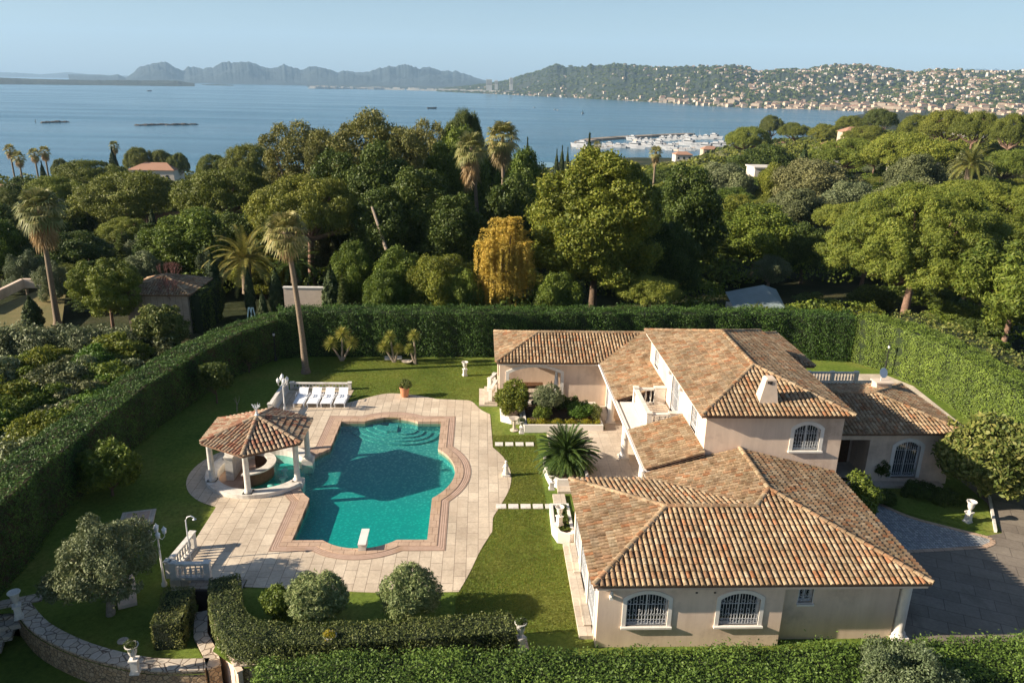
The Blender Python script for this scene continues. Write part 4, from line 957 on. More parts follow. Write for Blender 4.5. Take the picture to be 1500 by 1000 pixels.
# steps and plinth along the west side of the low wing
for lab,x0,x1,y0,y1,zt in (('long outer stone step along the villa side, nearest the lawn',3.88,4.5,24.05,30.3,.14),):
    m=MB(); m.box(x0,x1,y0,y1,-.1,zt); m.box(4.12,4.43,24.6,26.2,.14,.2); m.box(4.12,4.43,28.0,30.2,.14,.2); tag(m.build('stone_step','stone'),lab,'step')
m=MB(); m.box(3.8,4.42,31.2,34.8,-.1,.1); tag(m.build('stone_step','stone'),'pale stone landing between the two house planters','step')
# back wing outside stair
t=thing('garden_steps','white stone steps with balusters at the left end of the back wing','steps',(1.2,47.0,0))
for i,(x,w) in enumerate(((-1.2,1.2),(-.85,.85),(-.5,.5))): m=MB(); m.box(x,0,-.7+.12*i,2.2,-.1+.16*i,.08+.16*i); m.build('step','stone',t)
balustrade(t,(-.45,-.4,.3),(-.1,.9,.3),.85,.2); balustrade(t,(-.5,1.2,.3),(-.15,2.1,.6),.9,.2)
# table in the loggia
t=thing('dining_table','dark wooden table seen through the arched opening of the back wing','table',(3.4,47.9,.12))
m=MB(); m.box(-.9,.9,-.5,.5,.7,.76); m.build('table_top','wood',t)
for x in (-.8,.8):
    for y in (-.4,.4): m=MB(); m.box(x-.04,x+.04,y-.04,y+.04,0,.7); m.build('leg','wood',t)
t=thing('chair','wooden chair at the right end of the loggia table','chair',(4.65,47.7,.12)); m=MB(); m.box(-.22,.22,-.22,.22,.42,.47); m.build('seat','wood',t); m=MB(); m.box(.18,.22,-.22,.22,.47,1.05); m.build('backrest','wood',t)
for x in (-.2,.2):
    for y in (-.2,.2): m=MB(); m.box(x-.02,x+.02,y-.02,y+.02,0,.42); m.build('leg','wood',t)
# ================= garden things =================
# sun loungers
def lounger():
    r=thing('sun_lounger',None,'sun lounger',(0,0,0))
    m=MB(); m.box(-.3,.3,-.95,.35,.28,.315); m.build('seat','plastic',r)
    m=MB(); m.add([(-.3,.35,.28),(.3,.35,.28),(.3,.98,.62),(-.3,.98,.62),(-.3,.35,.315),(.3,.35,.315),(.3,.965,.655),(-.3,.965,.655)],[(0,3,2,1),(4,5,6,7),(0,1,5,4),(1,2,6,5),(2,3,7,6),(3,0,4,7)]); m.build('backrest','plastic',r)
    for s in (-1,1):
        m=MB(); m.box(s*.33-.025,s*.33+.025,-.97,.6,.2,.3); m.build('side_rail','plastic',r)
        m=MB(); m.tube([(s*.34,-.1,.3),(s*.36,-.05,.5),(s*.36,.35,.52),(s*.34,.42,.32)],.022,6); m.build('armrest','plastic',r)
        for y in (-.85,.5): m=MB(); m.box(s*.31-.03,s*.31+.03,y-.04,y+.04,0,.25); m.build('leg','plastic',r)
    return r
L0=lounger()
for i,(px,l) in enumerate(((440,'in the shade at the left end of the row'),(460,'second from the left, between two benches'),(480,'third from the left'),(500,'at the right end of the row, next to its shadow'))):
    x,y=Pxy(px-3,597.5); o=L0 if i==0 else dup(L0); o.location=(x,y+1.0,0.0); o['label']='white resin sun lounger '+l; o['group']='sun loungers on the terrace'
for px,l in ((437,'left'),(458,'middle'),(478,'right')):
    x,y=Pxy(px+9,575); t=thing('garden_bench','low stone bench seat behind the sun loungers, the %s one of three'%l,'bench',(x-.15,y-.1,0),group='benches behind the loungers')
    m=MB(); m.box(-.2,.2,-.2,.2,.34,.42); m.build('seat','stone',t)
    for s in (-.13,.13): m=MB(); m.box(s-.04,s+.04,-.15,.15,0,.34); m.build('leg','stone',t)
def bal(name,label,a,b,h=.85,mid=0,gap=.22,z=0):
    t=thing(name,label,'balustrade',(a[0],a[1],z)); balustrade(t,(0,0,0),(b[0]-a[0],b[1]-a[1],0),h,gap,True,mid); return t
bal('balustrade','weathered stone balustrade on the terrace edge beside the shaded lounger',(-13.0,44.6),(-12.98,48.6),.85)
bal('balustrade','low stone balustrade running behind the sun loungers',(-12.75,49.2),(-8.85,49.2),.45,0)
bal('balustrade','stone balustrade at the near left corner of the terrace, beside the shower',(-12.98,28.1),(-12.75,30.2),.78)
bal('balustrade','short stone balustrade on the terrace edge above the basement doorway',(-12.75,27.98),(-11.35,27.98),.78)
bal('balustrade','stone balustrade behind the villa in front of the back hedge',(23.6,50.6),(27.1,50.6),.9,1)
t=thing('outdoor_shower','slim metal outdoor shower at the near left corner of the terrace','shower',(-12.55,29.3,0))
MB().tube([(0,0,0),(0,0,2.0),(.08,0,2.15),(.25,0,2.2),(.38,0,2.12)],.028,7).build('pipe','whitepaint',t); m=MB(); m.lathe([(.09,0),(.03,.06)],(.38,0,2.04),10); m.build('shower_head','iron',t)
# urns on pedestals
def urn(px,py,z,label,flower=None,H=1.15,W=1.0,ped='white',cat='urn'):
    x,y,_=P(px,py,z); t=thing('garden_urn',label,cat,(x,y,z),rnd.uniform(0,1))
    h=H*.5; m=MB(); m.box(-.17*W,.17*W,-.17*W,.17*W,0,.06); m.box(-.14*W,.14*W,-.14*W,.14*W,.06,h*.22); m.box(-.12*W,.12*W,-.12*W,.12*W,h*.22,h*.9); m.box(-.16*W,.16*W,-.16*W,.16*W,h*.9,h); m.build('pedestal',ped,t)
    k=H-h; m=MB(); m.lathe([(.09*W,h),(.05*W,h+k*.15),(.11*W,h+k*.3),(.15*W,h+k*.5),(.16*W,h+k*.75),(.24*W,h+k*.97),(.24*W,h+k),(.2*W,h+k),(.14*W,h+k*.8),(.02,h+k*.78)],n=16); m.build('bowl',ped,t)
    if flower:
        p,e,sz,c=crownpts(3,12,.16,.16,.12,.1,700,'ball',H+.02,.2); link('plant',leafmesh('plant',p,e,.03*sz,.5,.8,2),flower,t)
    return t
urn(681,550,0,'white urn on a pedestal alone on the lawn left of the back wing',H=1.05)
urn(486,968,.06,'white urn with yellowish plant on the stone wall below the clipped hedge','gold',H=1.15)
urn(762,953,.06,'white urn at the right end of the long stone wall','deep',H=1.3)
urn(199,984,-.5,'white urn on the curved wall below the olive tree','deep',H=1.2)
urn(28,904,-.45,'grey shaded urn at the top of the garden steps at the left edge',None,H=1.2)
urn(1417,764,0,'white urn on the small lawn beside the cobbled path',H=1.15)
urn(808,716,.55,'white urn on the rounded planter of the big cycad','deep',H=.85,W=.9)
urn(819,768,.62,'white urn on the small planter by the villa side',None,H=.95,W=.9)
urn(764,634,.55,'white urn on the corner of the long flower bed','cypress',H=.8,W=.85)
x,y=Pxy(753,628); t=thing('bird_bath','pale stone bird bath on the lawn between the two flower planters','bird bath',(x,y-.2,0)); m=MB(); m.lathe([(.26,0),(.26,.05),(.1,.1),(.08,.6),(.12,.66)],n=14); m.build('pedestal','stone',t); m=MB(); m.lathe([(.1,.66),(.3,.74),(.34,.82),(.3,.82),(.05,.74)],n=18); m.build('basin','stone',t)
# statue : small standing figure of stone (a heron-like garden figure)
x,y=Pxy(741,696); t=thing('garden_statue','small white stone statue on the terrace edge','statue',(x,y,0)); m=MB(); m.box(-.2,.2,-.2,.2,0,.1); m.build('plinth','white',t)
m=MB(); m.lathe([(.14,.1),(.16,.2),(.13,.34),(.1,.45),(.13,.55),(.11,.64),(.05,.7),(.045,.73),(.075,.79),(.07,.86),(.02,.9)],n=12); m.tube([(-.1,0,.58),(-.17,.05,.45),(-.06,.12,.38)],[.04,.035,.03],6); m.build('figure','white',t)
t=thing('garden_figure','small white garden figure by the hedge behind the right wing','statue',(*Pxy(1349,576,.0)[:2],0)) if False else None
# terracotta pot
x,y=Pxy(593,580.5); t=thing('flower_pot','terracotta pot with a golden bush at the far edge of the terrace','flower pot',(x,y,0))
m=MB(); m.lathe([(.2,0),(.26,.1),(.3,.4),(.33,.62),(.36,.64),(.36,.7),(.3,.7),(.27,.6),(.02,.58)],n=20); m.build('pot','terracotta',t)
p,e,sz,c=crownpts(4,16,.32,.32,.22,.14,2600,'upper',.85,.2); link('plant',leafmesh('plant',p,e,.035*sz,.5,.8,2),'magnolia',t)
# lamp posts
def lamppost(x,y,z,h,label,mat='whitepaint',n=4):
    t=thing('lamp_post',label,'lamp post',(x,y,z)); m=MB(); m.lathe([(.12,0),(.12,.12),(.07,.2),(.05,.6),(.04,1.0),(.035,h-.3),(.05,h-.26)],n=12); m.build('pole',mat,t)
    for k in range(n+1):
        if k<n: a=2*PI*k/n+.5; X,Y_,zz=.28*math.cos(a),.28*math.sin(a),h-.28; m=MB(); m.tube([(0,0,h-.35),(X*.6,Y_*.6,h-.52),(X,Y_,h-.4),(X,Y_,h-.3)],.016,6); m.build('arm',mat,t)
        else:
            if n==0: X=Y_=0;zz=h-.26
            else: X=Y_=0;zz=h-.05; m=MB(); m.tube([(0,0,h-.35),(0,0,h-.05)],.02,6); m.build('arm',mat,t)
        m=MB(); m.lathe([(.04,0),(.085,.05),(.095,.17),(.06,.22)],(X,Y_,zz),10); L=m.build('lantern','lampglass',t); m=MB(); m.lathe([(.11,.22),(.04,.3),(.01,.36)],(X,Y_,zz),10); m.build('cap',mat,L)
    return t
x,y=P(241,857,-.7)[:2]; lamppost(x,y,-.7,2.75,'white lamp post with a cluster of lanterns beside the near terrace corner')
x,y=Pxy(424,606); lamppost(x-.35,y+.3,0,2.3,'white lamp post with lanterns beside the shaded lounger')
x,y=Pxy(404,528); lamppost(x,y,0,2.2,'black lamp post in the shade of the left end of the back hedge','blackiron',0)
x,y=Pxy(1297,544); lamppost(x-.4,y-.6,0,2.3,'black lamp post in front of the right corner of the back hedge','blackiron',0)
# slabs
x,y,_=P(202,760,-.1); t=thing('stone_slab','pale square hatch slab lying on the shaded lawn left of the gazebo','slab',(x,y,-.1),.25); m=MB(); m.box(-.75,.75,-.62,.62,0,.12); m.build('slab','stone',t); m=MB(); m.box(-.5,.5,-.4,.4,.12,.16); m.build('lid','band',t)
x,y,_=P(186,872,-.6); t=thing('stone_block','dark sloping stone block under the olive tree','block',(x,y,-.7),R(25)); m=MB(); m.add([(-.35,-.7,0),(.35,-.7,0),(.35,.8,0),(-.35,.8,0),(-.35,-.7,.15),(.35,-.7,.15),(.35,.8,.6),(-.35,.8,.6)],[(0,3,2,1),(4,5,6,7),(0,1,5,4),(1,2,6,5),(2,3,7,6),(3,0,4,7)]); m.build('block','wall',t)
x,y,_=P(180,938,-.68); m=MB(); m.lathe([(.2,0),(.2,.03)],n=20); tag(m.build('manhole_cover','stone',None,(x,y,-.69)),'small round pale cover in the olive tree lawn','cover')
# loggia planters
def planter(name,label,poly,z1,inner=.14,soil='soil'):
    cx=sum(p[0] for p in poly)/len(poly);cy=sum(p[1] for p in poly)/len(poly)
    t=thing(name,label,'planter',(cx,cy,0)); out=[(x-cx,y-cy) for x,y in poly]; 
    inn=[(x-(inner*(1 if x>0 else -1)) ,y-(inner*(1 if y>0 else -1))) for x,y in out]
    m=MB(); n=len(out); vs=[(*p,0) for p in out]+[(*p,z1) for p in out]+[(*p,z1) for p in inn]+[(*p,z1-.12) for p in inn]; fs=[]
    for i in range(n):
        j=(i+1)%n; fs+=[(i,j,n+j,n+i),(n+i,n+j,2*n+j,2*n+i),(2*n+i,2*n+j,3*n+j,3*n+i)]
    m.add(vs,fs); m.build('wall','trim',t); m=MB(); m.add([(*p,z1-.12) for p in inn],[tuple(range(n))]); m.build('soil',soil,t); return t
planter('planter','long low cream planter with golden flowers in front of the back wing',[(2.75,42.3),(7.55,42.3),(7.55,45.9),(2.75,45.9)],.5)
planter('planter','small rounded cream planter at the left foot of the back wing',[(1.35,43.9),(2.0,43.5),(2.7,43.5),(2.7,45.9),(1.35,45.9)],.45)
planter('planter','rounded cream planter holding the big cycad',[(4.1,35.55),(5.8,35.55),(5.8,39.2),(3.95,39.2),(3.6,38.4),(3.5,37.2),(3.7,36.0)],.5)
planter('planter','small cream planter with low herbs beside the villa door',[(3.65,30.5),(4.2,30.35),(4.42,30.45),(4.42,33.1),(3.5,33.1),(3.45,31.2)],.55)
def bed(label,x0,x1,y0,y1,z,mat,n,leaf,h,cat='flowers',seed=3,name='bedding_plants'):
    g=np.random.default_rng(seed); p=np.stack([g.uniform(x0,x1,n),g.uniform(y0,y1,n),z+h*g.random(n)**.6*(.6+.4*np.sin(g.uniform(x0,x1,n)*9))],1)
    cl=np.sin(p[:,0]*7+seed)*np.sin(p[:,1]*6); p[:,2]+=.12*cl; p[:,2]=np.maximum(p[:,2],z); cx,cy=(x0+x1)/2,(y0+y1)/2; p-=np.array([cx,cy,z])
    o=link(name,leafmesh(name,p,np.tile([0,0,1.0],(n,1)),leaf,.6,.7,seed),mat,None,(cx,cy,z)); return tag(o,label,cat)
bed('golden yellow flowers along the front edge of the long planter',2.95,7.4,42.45,42.95,.4,'gold',5200,.04,.28)
bush('shrub','bright green mounded shrub in the right half of the long planter',(6.3,43.6,.4),.95,.7,.55,6500,.05,'bedgreen',11,.2)
bush('shrub','orange tinged shrub at the right end of the long planter',(7.15,43.4,.4),.4,.55,.5,2500,.045,'magnolia',12,.15)
bush('shrub','low rounded green shrub left of the dark olive stem in the planter',(3.9,43.4,.4),.65,.55,.5,5000,.05,'green',13,.16)
bush('shrub','dark low planting against the wall of the long planter',(5.2,44.9,.4),1.9,.5,.45,6500,.055,'deep',14,.2)
bed('low dark herbs in the small planter by the villa door',3.65,4.3,30.7,32.9,.45,'deep',1800,.045,.15,'plants',4)
bush('tall_shrub','bushy yellow green shrub in front of the arched opening',(2.15,44.5,.4),1.0,.9,1.05,13000,.07,'yellowgreen',21,.34,55,1.0,asp=.5)
bush('shrub','small golden shrub at the corner of the rounded planter',(1.75,43.9,.4),.45,.4,.6,2600,.05,'yellowgreen',22,.16)
t=bush('olive_tree','small silvery olive tree beside the arched opening',(4.3,43.9,.4),.95,.8,.85,11000,.055,'olive',23,.3,46,1.3,'tree',.35,stemmat='bark')
# cycad
featherpalm('cycad','large dark cycad with spreading stiff fronds in the rounded planter',(4.75,37.3,.4),.55,.26,1.75,74,None or 'large dark cycad with spreading stiff fronds in the rounded planter','cycad' ,1) if False else None
t=featherpalm('cycad',(4.75,37.4,.4),.6,.28,1.85,180,'large dark cycad with spreading stiff fronds in the rounded planter','cycad','cycad',1,.29,.8,-.3,18)
# oleanders, hedges in front
def at(px,py,z=0): return P(px,py,z)
bush('oleander','large rounded oleander shrub, the middle of three by the near terrace edge',(*at(468,912)[:2],0),1.15,1.05,1.15,20000,.075,'oleander',31,.3,80,1.1,asp=.28,up=.5)
bush('oleander','large rounded oleander shrub right of the others by the near terrace edge',(*at(600,905)[:2],0),1.2,1.05,1.15,20000,.075,'oleander',32,.3,80,1.1,asp=.28,up=.5)
bush('oleander','small dark green shrub half hidden left of the oleanders',(*at(408,905)[:2],0),.62,.6,.75,5500,.08,'green',33,.2,40,.7,asp=.35,up=.4)
cl=smooth([P(*q,1.15)[:2] for q in ((329,842),(332,885),(350,914),(400,925),(480,926),(600,920),(752,909))],3)
hedge('clipped_hedge','long clipped boxy hedge curving along the wall below the shrubs',cl,1.15,0,1.15,'hedgelow',420,.045,rough=.05,seed=5,shag=.5)
x,y,_=P(248,905,-.7); hedge('clipped_hedge','short block of clipped hedge between the lamp post and the sunken stairway',[(-12.0,26.6),(-11.85,25.6),(-11.75,24.5)],1.15,-.7,.55,'hedgelow',420,.045,rough=.05,seed=6,shag=.5)
# big old olive
xo,_,zo=atY(140,772,26.6)
r=plant('olive_tree',xo,26.6,-.75,zo+.75+.1,4.2,None,.6,label='big old olive tree with a twisted trunk on the lower left lawn',group=None)
bush('shrub','shrub with yellow shoots in the shade of the left hedge',(*at(165,725)[:2],-.05),1.5,1.3,1.5,9000,.1,'green',41,.4,50,1.5)
bush('shrub','small dark shrub below the left hedge near the far corner',(*at(318,590)[:2],0),1.1,.9,1.1,3500,.1,'deep',42,.3,30,1.9)
bush('shrub','thin dark shrub beside the black lamp post in the far left corner',(*at(365,545)[:2],0),.7,.7,.8,2400,.08,'deep',43,.25,24,1.5)
m=MB(); bx_,by_=Pxy(347,603); m.tube([(0,0,0),(.05,0,.5),(0,.05,1.0)],[.03,.025,.01],5); m.tube([(.04,0,.45),(.2,.05,.8),(.22,.05,1.1)],[.02,.015,.006],5); m.tube([(.03,0,.6),(-.13,0,.95)],[.015,.006],5); tag(m.build('sapling','palebark',None,(bx_,by_,0)),'thin bare sapling on the shaded lawn behind the gazebo','sapling')
# yuccas
def yucca(px,py,label,heads,seed):
    q=random.Random(seed); x,y=Pxy(px,py); t=thing('yucca',label,'yucca',(x,y,0),group='yuccas along the back hedge')
    for hx,hy,hz,rr in heads:
        m=MB(); m.tube([(0,0,-.1),(hx*.45,hy*.45,hz*.4),(hx,hy,hz)],[.1,.08,.06],7); m.build('stem','palebark',t)
        m=MB(); o=Vector((hx,hy,hz))
        for k in range(120):
            az=k*2.4; el=1.4-2.3*(k/120); d=Vector((math.cos(az)*math.cos(el),math.sin(az)*math.cos(el),math.sin(el))); s=d.cross(Vector((0,0,1))).normalized()*.028; L=rr*q.uniform(.8,1.1)
            m.add([o+d*.05-s*.7,o+d*.05+s*.7,o+d*L*.55+s,o+d*L+Vector((0,0,-.06)),o+d*L*.55-s],[(0,1,2,3,4)])
        m.build('leaf_head','yucca',t)
yucca(501,528,'yucca with three leafy heads nearest the palm',[(-.75,0,1.35,.75),(.1,.1,2.1,.75),(.8,0,1.45,.7)],1)
yucca(578,530,'middle yucca of the three by the back hedge',[(-.75,0,1.2,.65),(-.3,.1,1.95,.65),(.3,0,1.1,.55)],2)
yucca(609,533,'slender two headed yucca, the right one by the back hedge',[(-.45,0,1.2,.55),(-.1,0,2.25,.62)],3)
x,y=Pxy(576,527); m=MB(); m.obox((0,0,.12),1.3,.5,.06,.1,.2); m.obox((0,.1,.05),.3,.3,.12); tag(m.build('garden_bench','white',None,(x,y+.1,0)),'pale flat stone seat behind the middle yucca','seat')
x,y=Pxy(596,532); m=MB(); m.lathe([(.15,0),(.32,.12),(.4,.2),(.36,.2),(.02,.1)],n=14); tag(m.build('stone_bowl','stone',None,(x,y,0)),'shallow stone bowl on the lawn between the right two yuccas','bowl')
# perimeter hedges
HB=-.2
hedge('boundary_hedge','tall shaded boundary hedge running down the left side of the garden',[(-20.6,14),(-20.9,22),(-21.0,32),(-20.7,38),(-20.3,43),(-19.2,48.5),(-17.9,52.4),(-16.2,55.6),(-14.6,57)],2.15,HB-.6,3.0,'hedge',330,.058,rough=.08,seed=1,core='hedgebrown')
hedge('boundary_hedge','tall dark green boundary hedge across the back of the garden',[(-15.2,56.2),(-13.5,56.6),(-11,56.7),(-5,56.75),(5,56.9),(15,57.2),(24,57.1),(29,56.2)],2.0,HB,3.5,'hedge',260,.062,rough=.14,seed=2,shag=1.6)
hedge('boundary_hedge','light green feathery boundary hedge curving down the right side',[(29.6,56.0),(31.6,53.6),(32.6,50),(32.7,46),(32.4,41),(31.6,35),(31,28)],2.0,HB,3.65,'hedgelight',320,.058,rough=.12,seed=3)
hedge('boundary_hedge','yellowish leafy hedge just outside the right boundary hedge',[(33.5,57.5),(35.2,54),(35.6,48),(35.2,41)],2.0,HB,3.3,'magnolia',70,.12,rough=.3,seed=4,shag=2)
hedge('front_hedge','bright green hedge across the bottom of the photo in front of the villa',[(-7.2,20.3),(-4,20.6),(0,20.7),(5,20.6),(10,20.75),(16,21.0),(24,21.3),(30,21.6)],2.1,-2.2,1.45,'hedgelight',560,.052,rough=.1,seed=7,shag=2.4)
t=plant('olive_tree',14.1,20.0,-1,3.6,3.6,'olive',1.2,label='grey green olive bush growing up through the front hedge')
bush('magnolia_shrub','large rounded shrub with bronze leaves at the corner of the right wing',(26.3,34.6,0),2.5,2.3,2.2,26000,.14,'magnolia',51,.55,90,2.3,'tree',.5)
bush('shrub','dark upright shrub between the low wing and the cobbled path',(17.9,31.2,0),.75,.8,1.6,6000,.09,'green',52,.3,50,1.6,up=.6)
for (px,py,rr,l) in ((1285,705,.5,'left of the arched entrance window'),(1330,700,.38,'right of the arched entrance window'),(1332,722,.34,'low, in front of the arched entrance window')):
    x,y=Pxy(px,py); bush('topiary_shrub','dark clipped ball shrub '+l,(x,y-.2,0),rr,rr,rr,2200,.05,'deep',int(px),.15,26,rr*1.7)
for (px,py,rr,l) in ((1290,745,.8,'nearest the cobbled path'),(1345,735,.9,'in the middle of the front garden bed'),(1385,745,.8,'behind the urn')):
    x,y=Pxy(px,py-8); bush('shrub','low dark spreading shrub '+l,(x,y,0),rr,rr*.7,.45,3500,.07,'deep',int(px)+1,.2,30,.3)
# grass tufts on the sunny lawn (uncountable)
def grass(regions,n,seed=3):
    g=np.random.default_rng(seed); out=[]
    for x0,x1,y0,y1,k in regions:
        p=np.stack([g.uniform(x0,x1,k),g.uniform(y0,y1,k)],1); out.append(p)
    p=np.vstack(out); k=np.array([not inpoly(x,y,deck) and not (x>3.4 and y>30 and y<46.2) and not(x>.9 and y>45.7) for x,y in p]); p=p[k]; n=len(p)
    a=g.uniform(0,2*PI,n); h=g.uniform(.025,.06,n); w=.012; t=g.normal(0,.025,(n,2)); v=np.empty((n,3,3))
    v[:,0]=np.column_stack([p[:,0]+np.cos(a)*w,p[:,1]+np.sin(a)*w,np.full(n,-.02)]); v[:,1]=np.column_stack([p[:,0]-np.cos(a)*w,p[:,1]-np.sin(a)*w,np.full(n,-.02)]); v[:,2]=np.column_stack([p[:,0]+t[:,0],p[:,1]+t[:,1],-.02+h])
    o=link('grass',rawmesh('grass',v.reshape(-1,3),np.arange(3*n).reshape(-1,3)),'grassblade'); o['kind']='stuff'; o['label']='short lawn grass'; o['category']='grass'
grass([(-.9,3.9,24.4,42,90000),(-12.5,1.2,47,55.3,60000)],0)
# ================= beyond the hedge: terrain, wood, sea, hills =================
def lerp_tab(u,tab):
    if u<=tab[0][0]: return tab[0][1]
    for (a,va),(b,vb) in zip(tab,tab[1:]):
        if u<=b: return va+(vb-va)*(u-a)/(b-a)
    return tab[-1][1]
SLOPE=[(-.8,.085),(.05,.08),(.15,.07),(.25,.055),(.33,.045),(.42,.03),(.5,.012),(1,.01)]
SHORE=[(-.9,430),(-.5,450),(-.2,520),(.05,600),(.14,680),(.33,720),(.37,800),(.42,900),(.46,1300),(.5,3000),(1,5000)]
def terr(x,y):
    u=x/max(y,1); D=math.hypot(x,y)
    if y<0: return -3
    sh=lerp_tab(u,SHORE)*math.sqrt(1+min(u*u,1)); s=lerp_tab(u,SLOPE)
    z=-s*max(0,min(D,1e9)-68)
    if sh<2900: 
        t=(D-(sh-230))/230; 
        if t>0: t=min(1.25,t); z=z*(1-min(t,1))+(SEA+1.5)*min(t,1) if z>SEA else z; 
        if D>sh: z=SEA-3
        z=max(z,SEA+1.2) if D<=sh else SEA-3
    else: 
        t=max(0,min(1,(D-350)/1500)); z=z*(1-t)+(SEA+4)*t; z=max(z,SEA+3)
    return z
def interior(x,y): return inpoly(x,y,[(-20,-5),(-21,31),(-20.3,43),(-18,52),(-14,56.8),(24,57),(30,56.4),(32.6,50),(32.4,41),(31,27),(50,20),(50,-5)])
m=MB(); rows=[]; nu=150; rs=[6]; 
while rs[-1]<2600: rs.append(rs[-1]*1.032+.3)
us=[-1.0+2.0*i/nu for i in range(nu+1)]
for r_ in rs:
    for u in us:
        x=u*r_;y=r_; z=terr(x,y)-.35; z=-3.4 if interior(x,y) else z
        rows.append((x,y,z))
fs=[(i*(nu+1)+j,i*(nu+1)+j+1,(i+1)*(nu+1)+j+1,(i+1)*(nu+1)+j) for i in range(len(rs)-1) for j in range(nu)]
m.add(rows,fs,True); o=m.build('ground','wild'); o['kind']='structure'
m=MB(); m.add([(-30000,60,SEA),(30000,60,SEA),(30000,26000,SEA),(-30000,26000,SEA)],[(0,1,2,3)]); o=m.build('sea','sea'); o['kind']='structure'
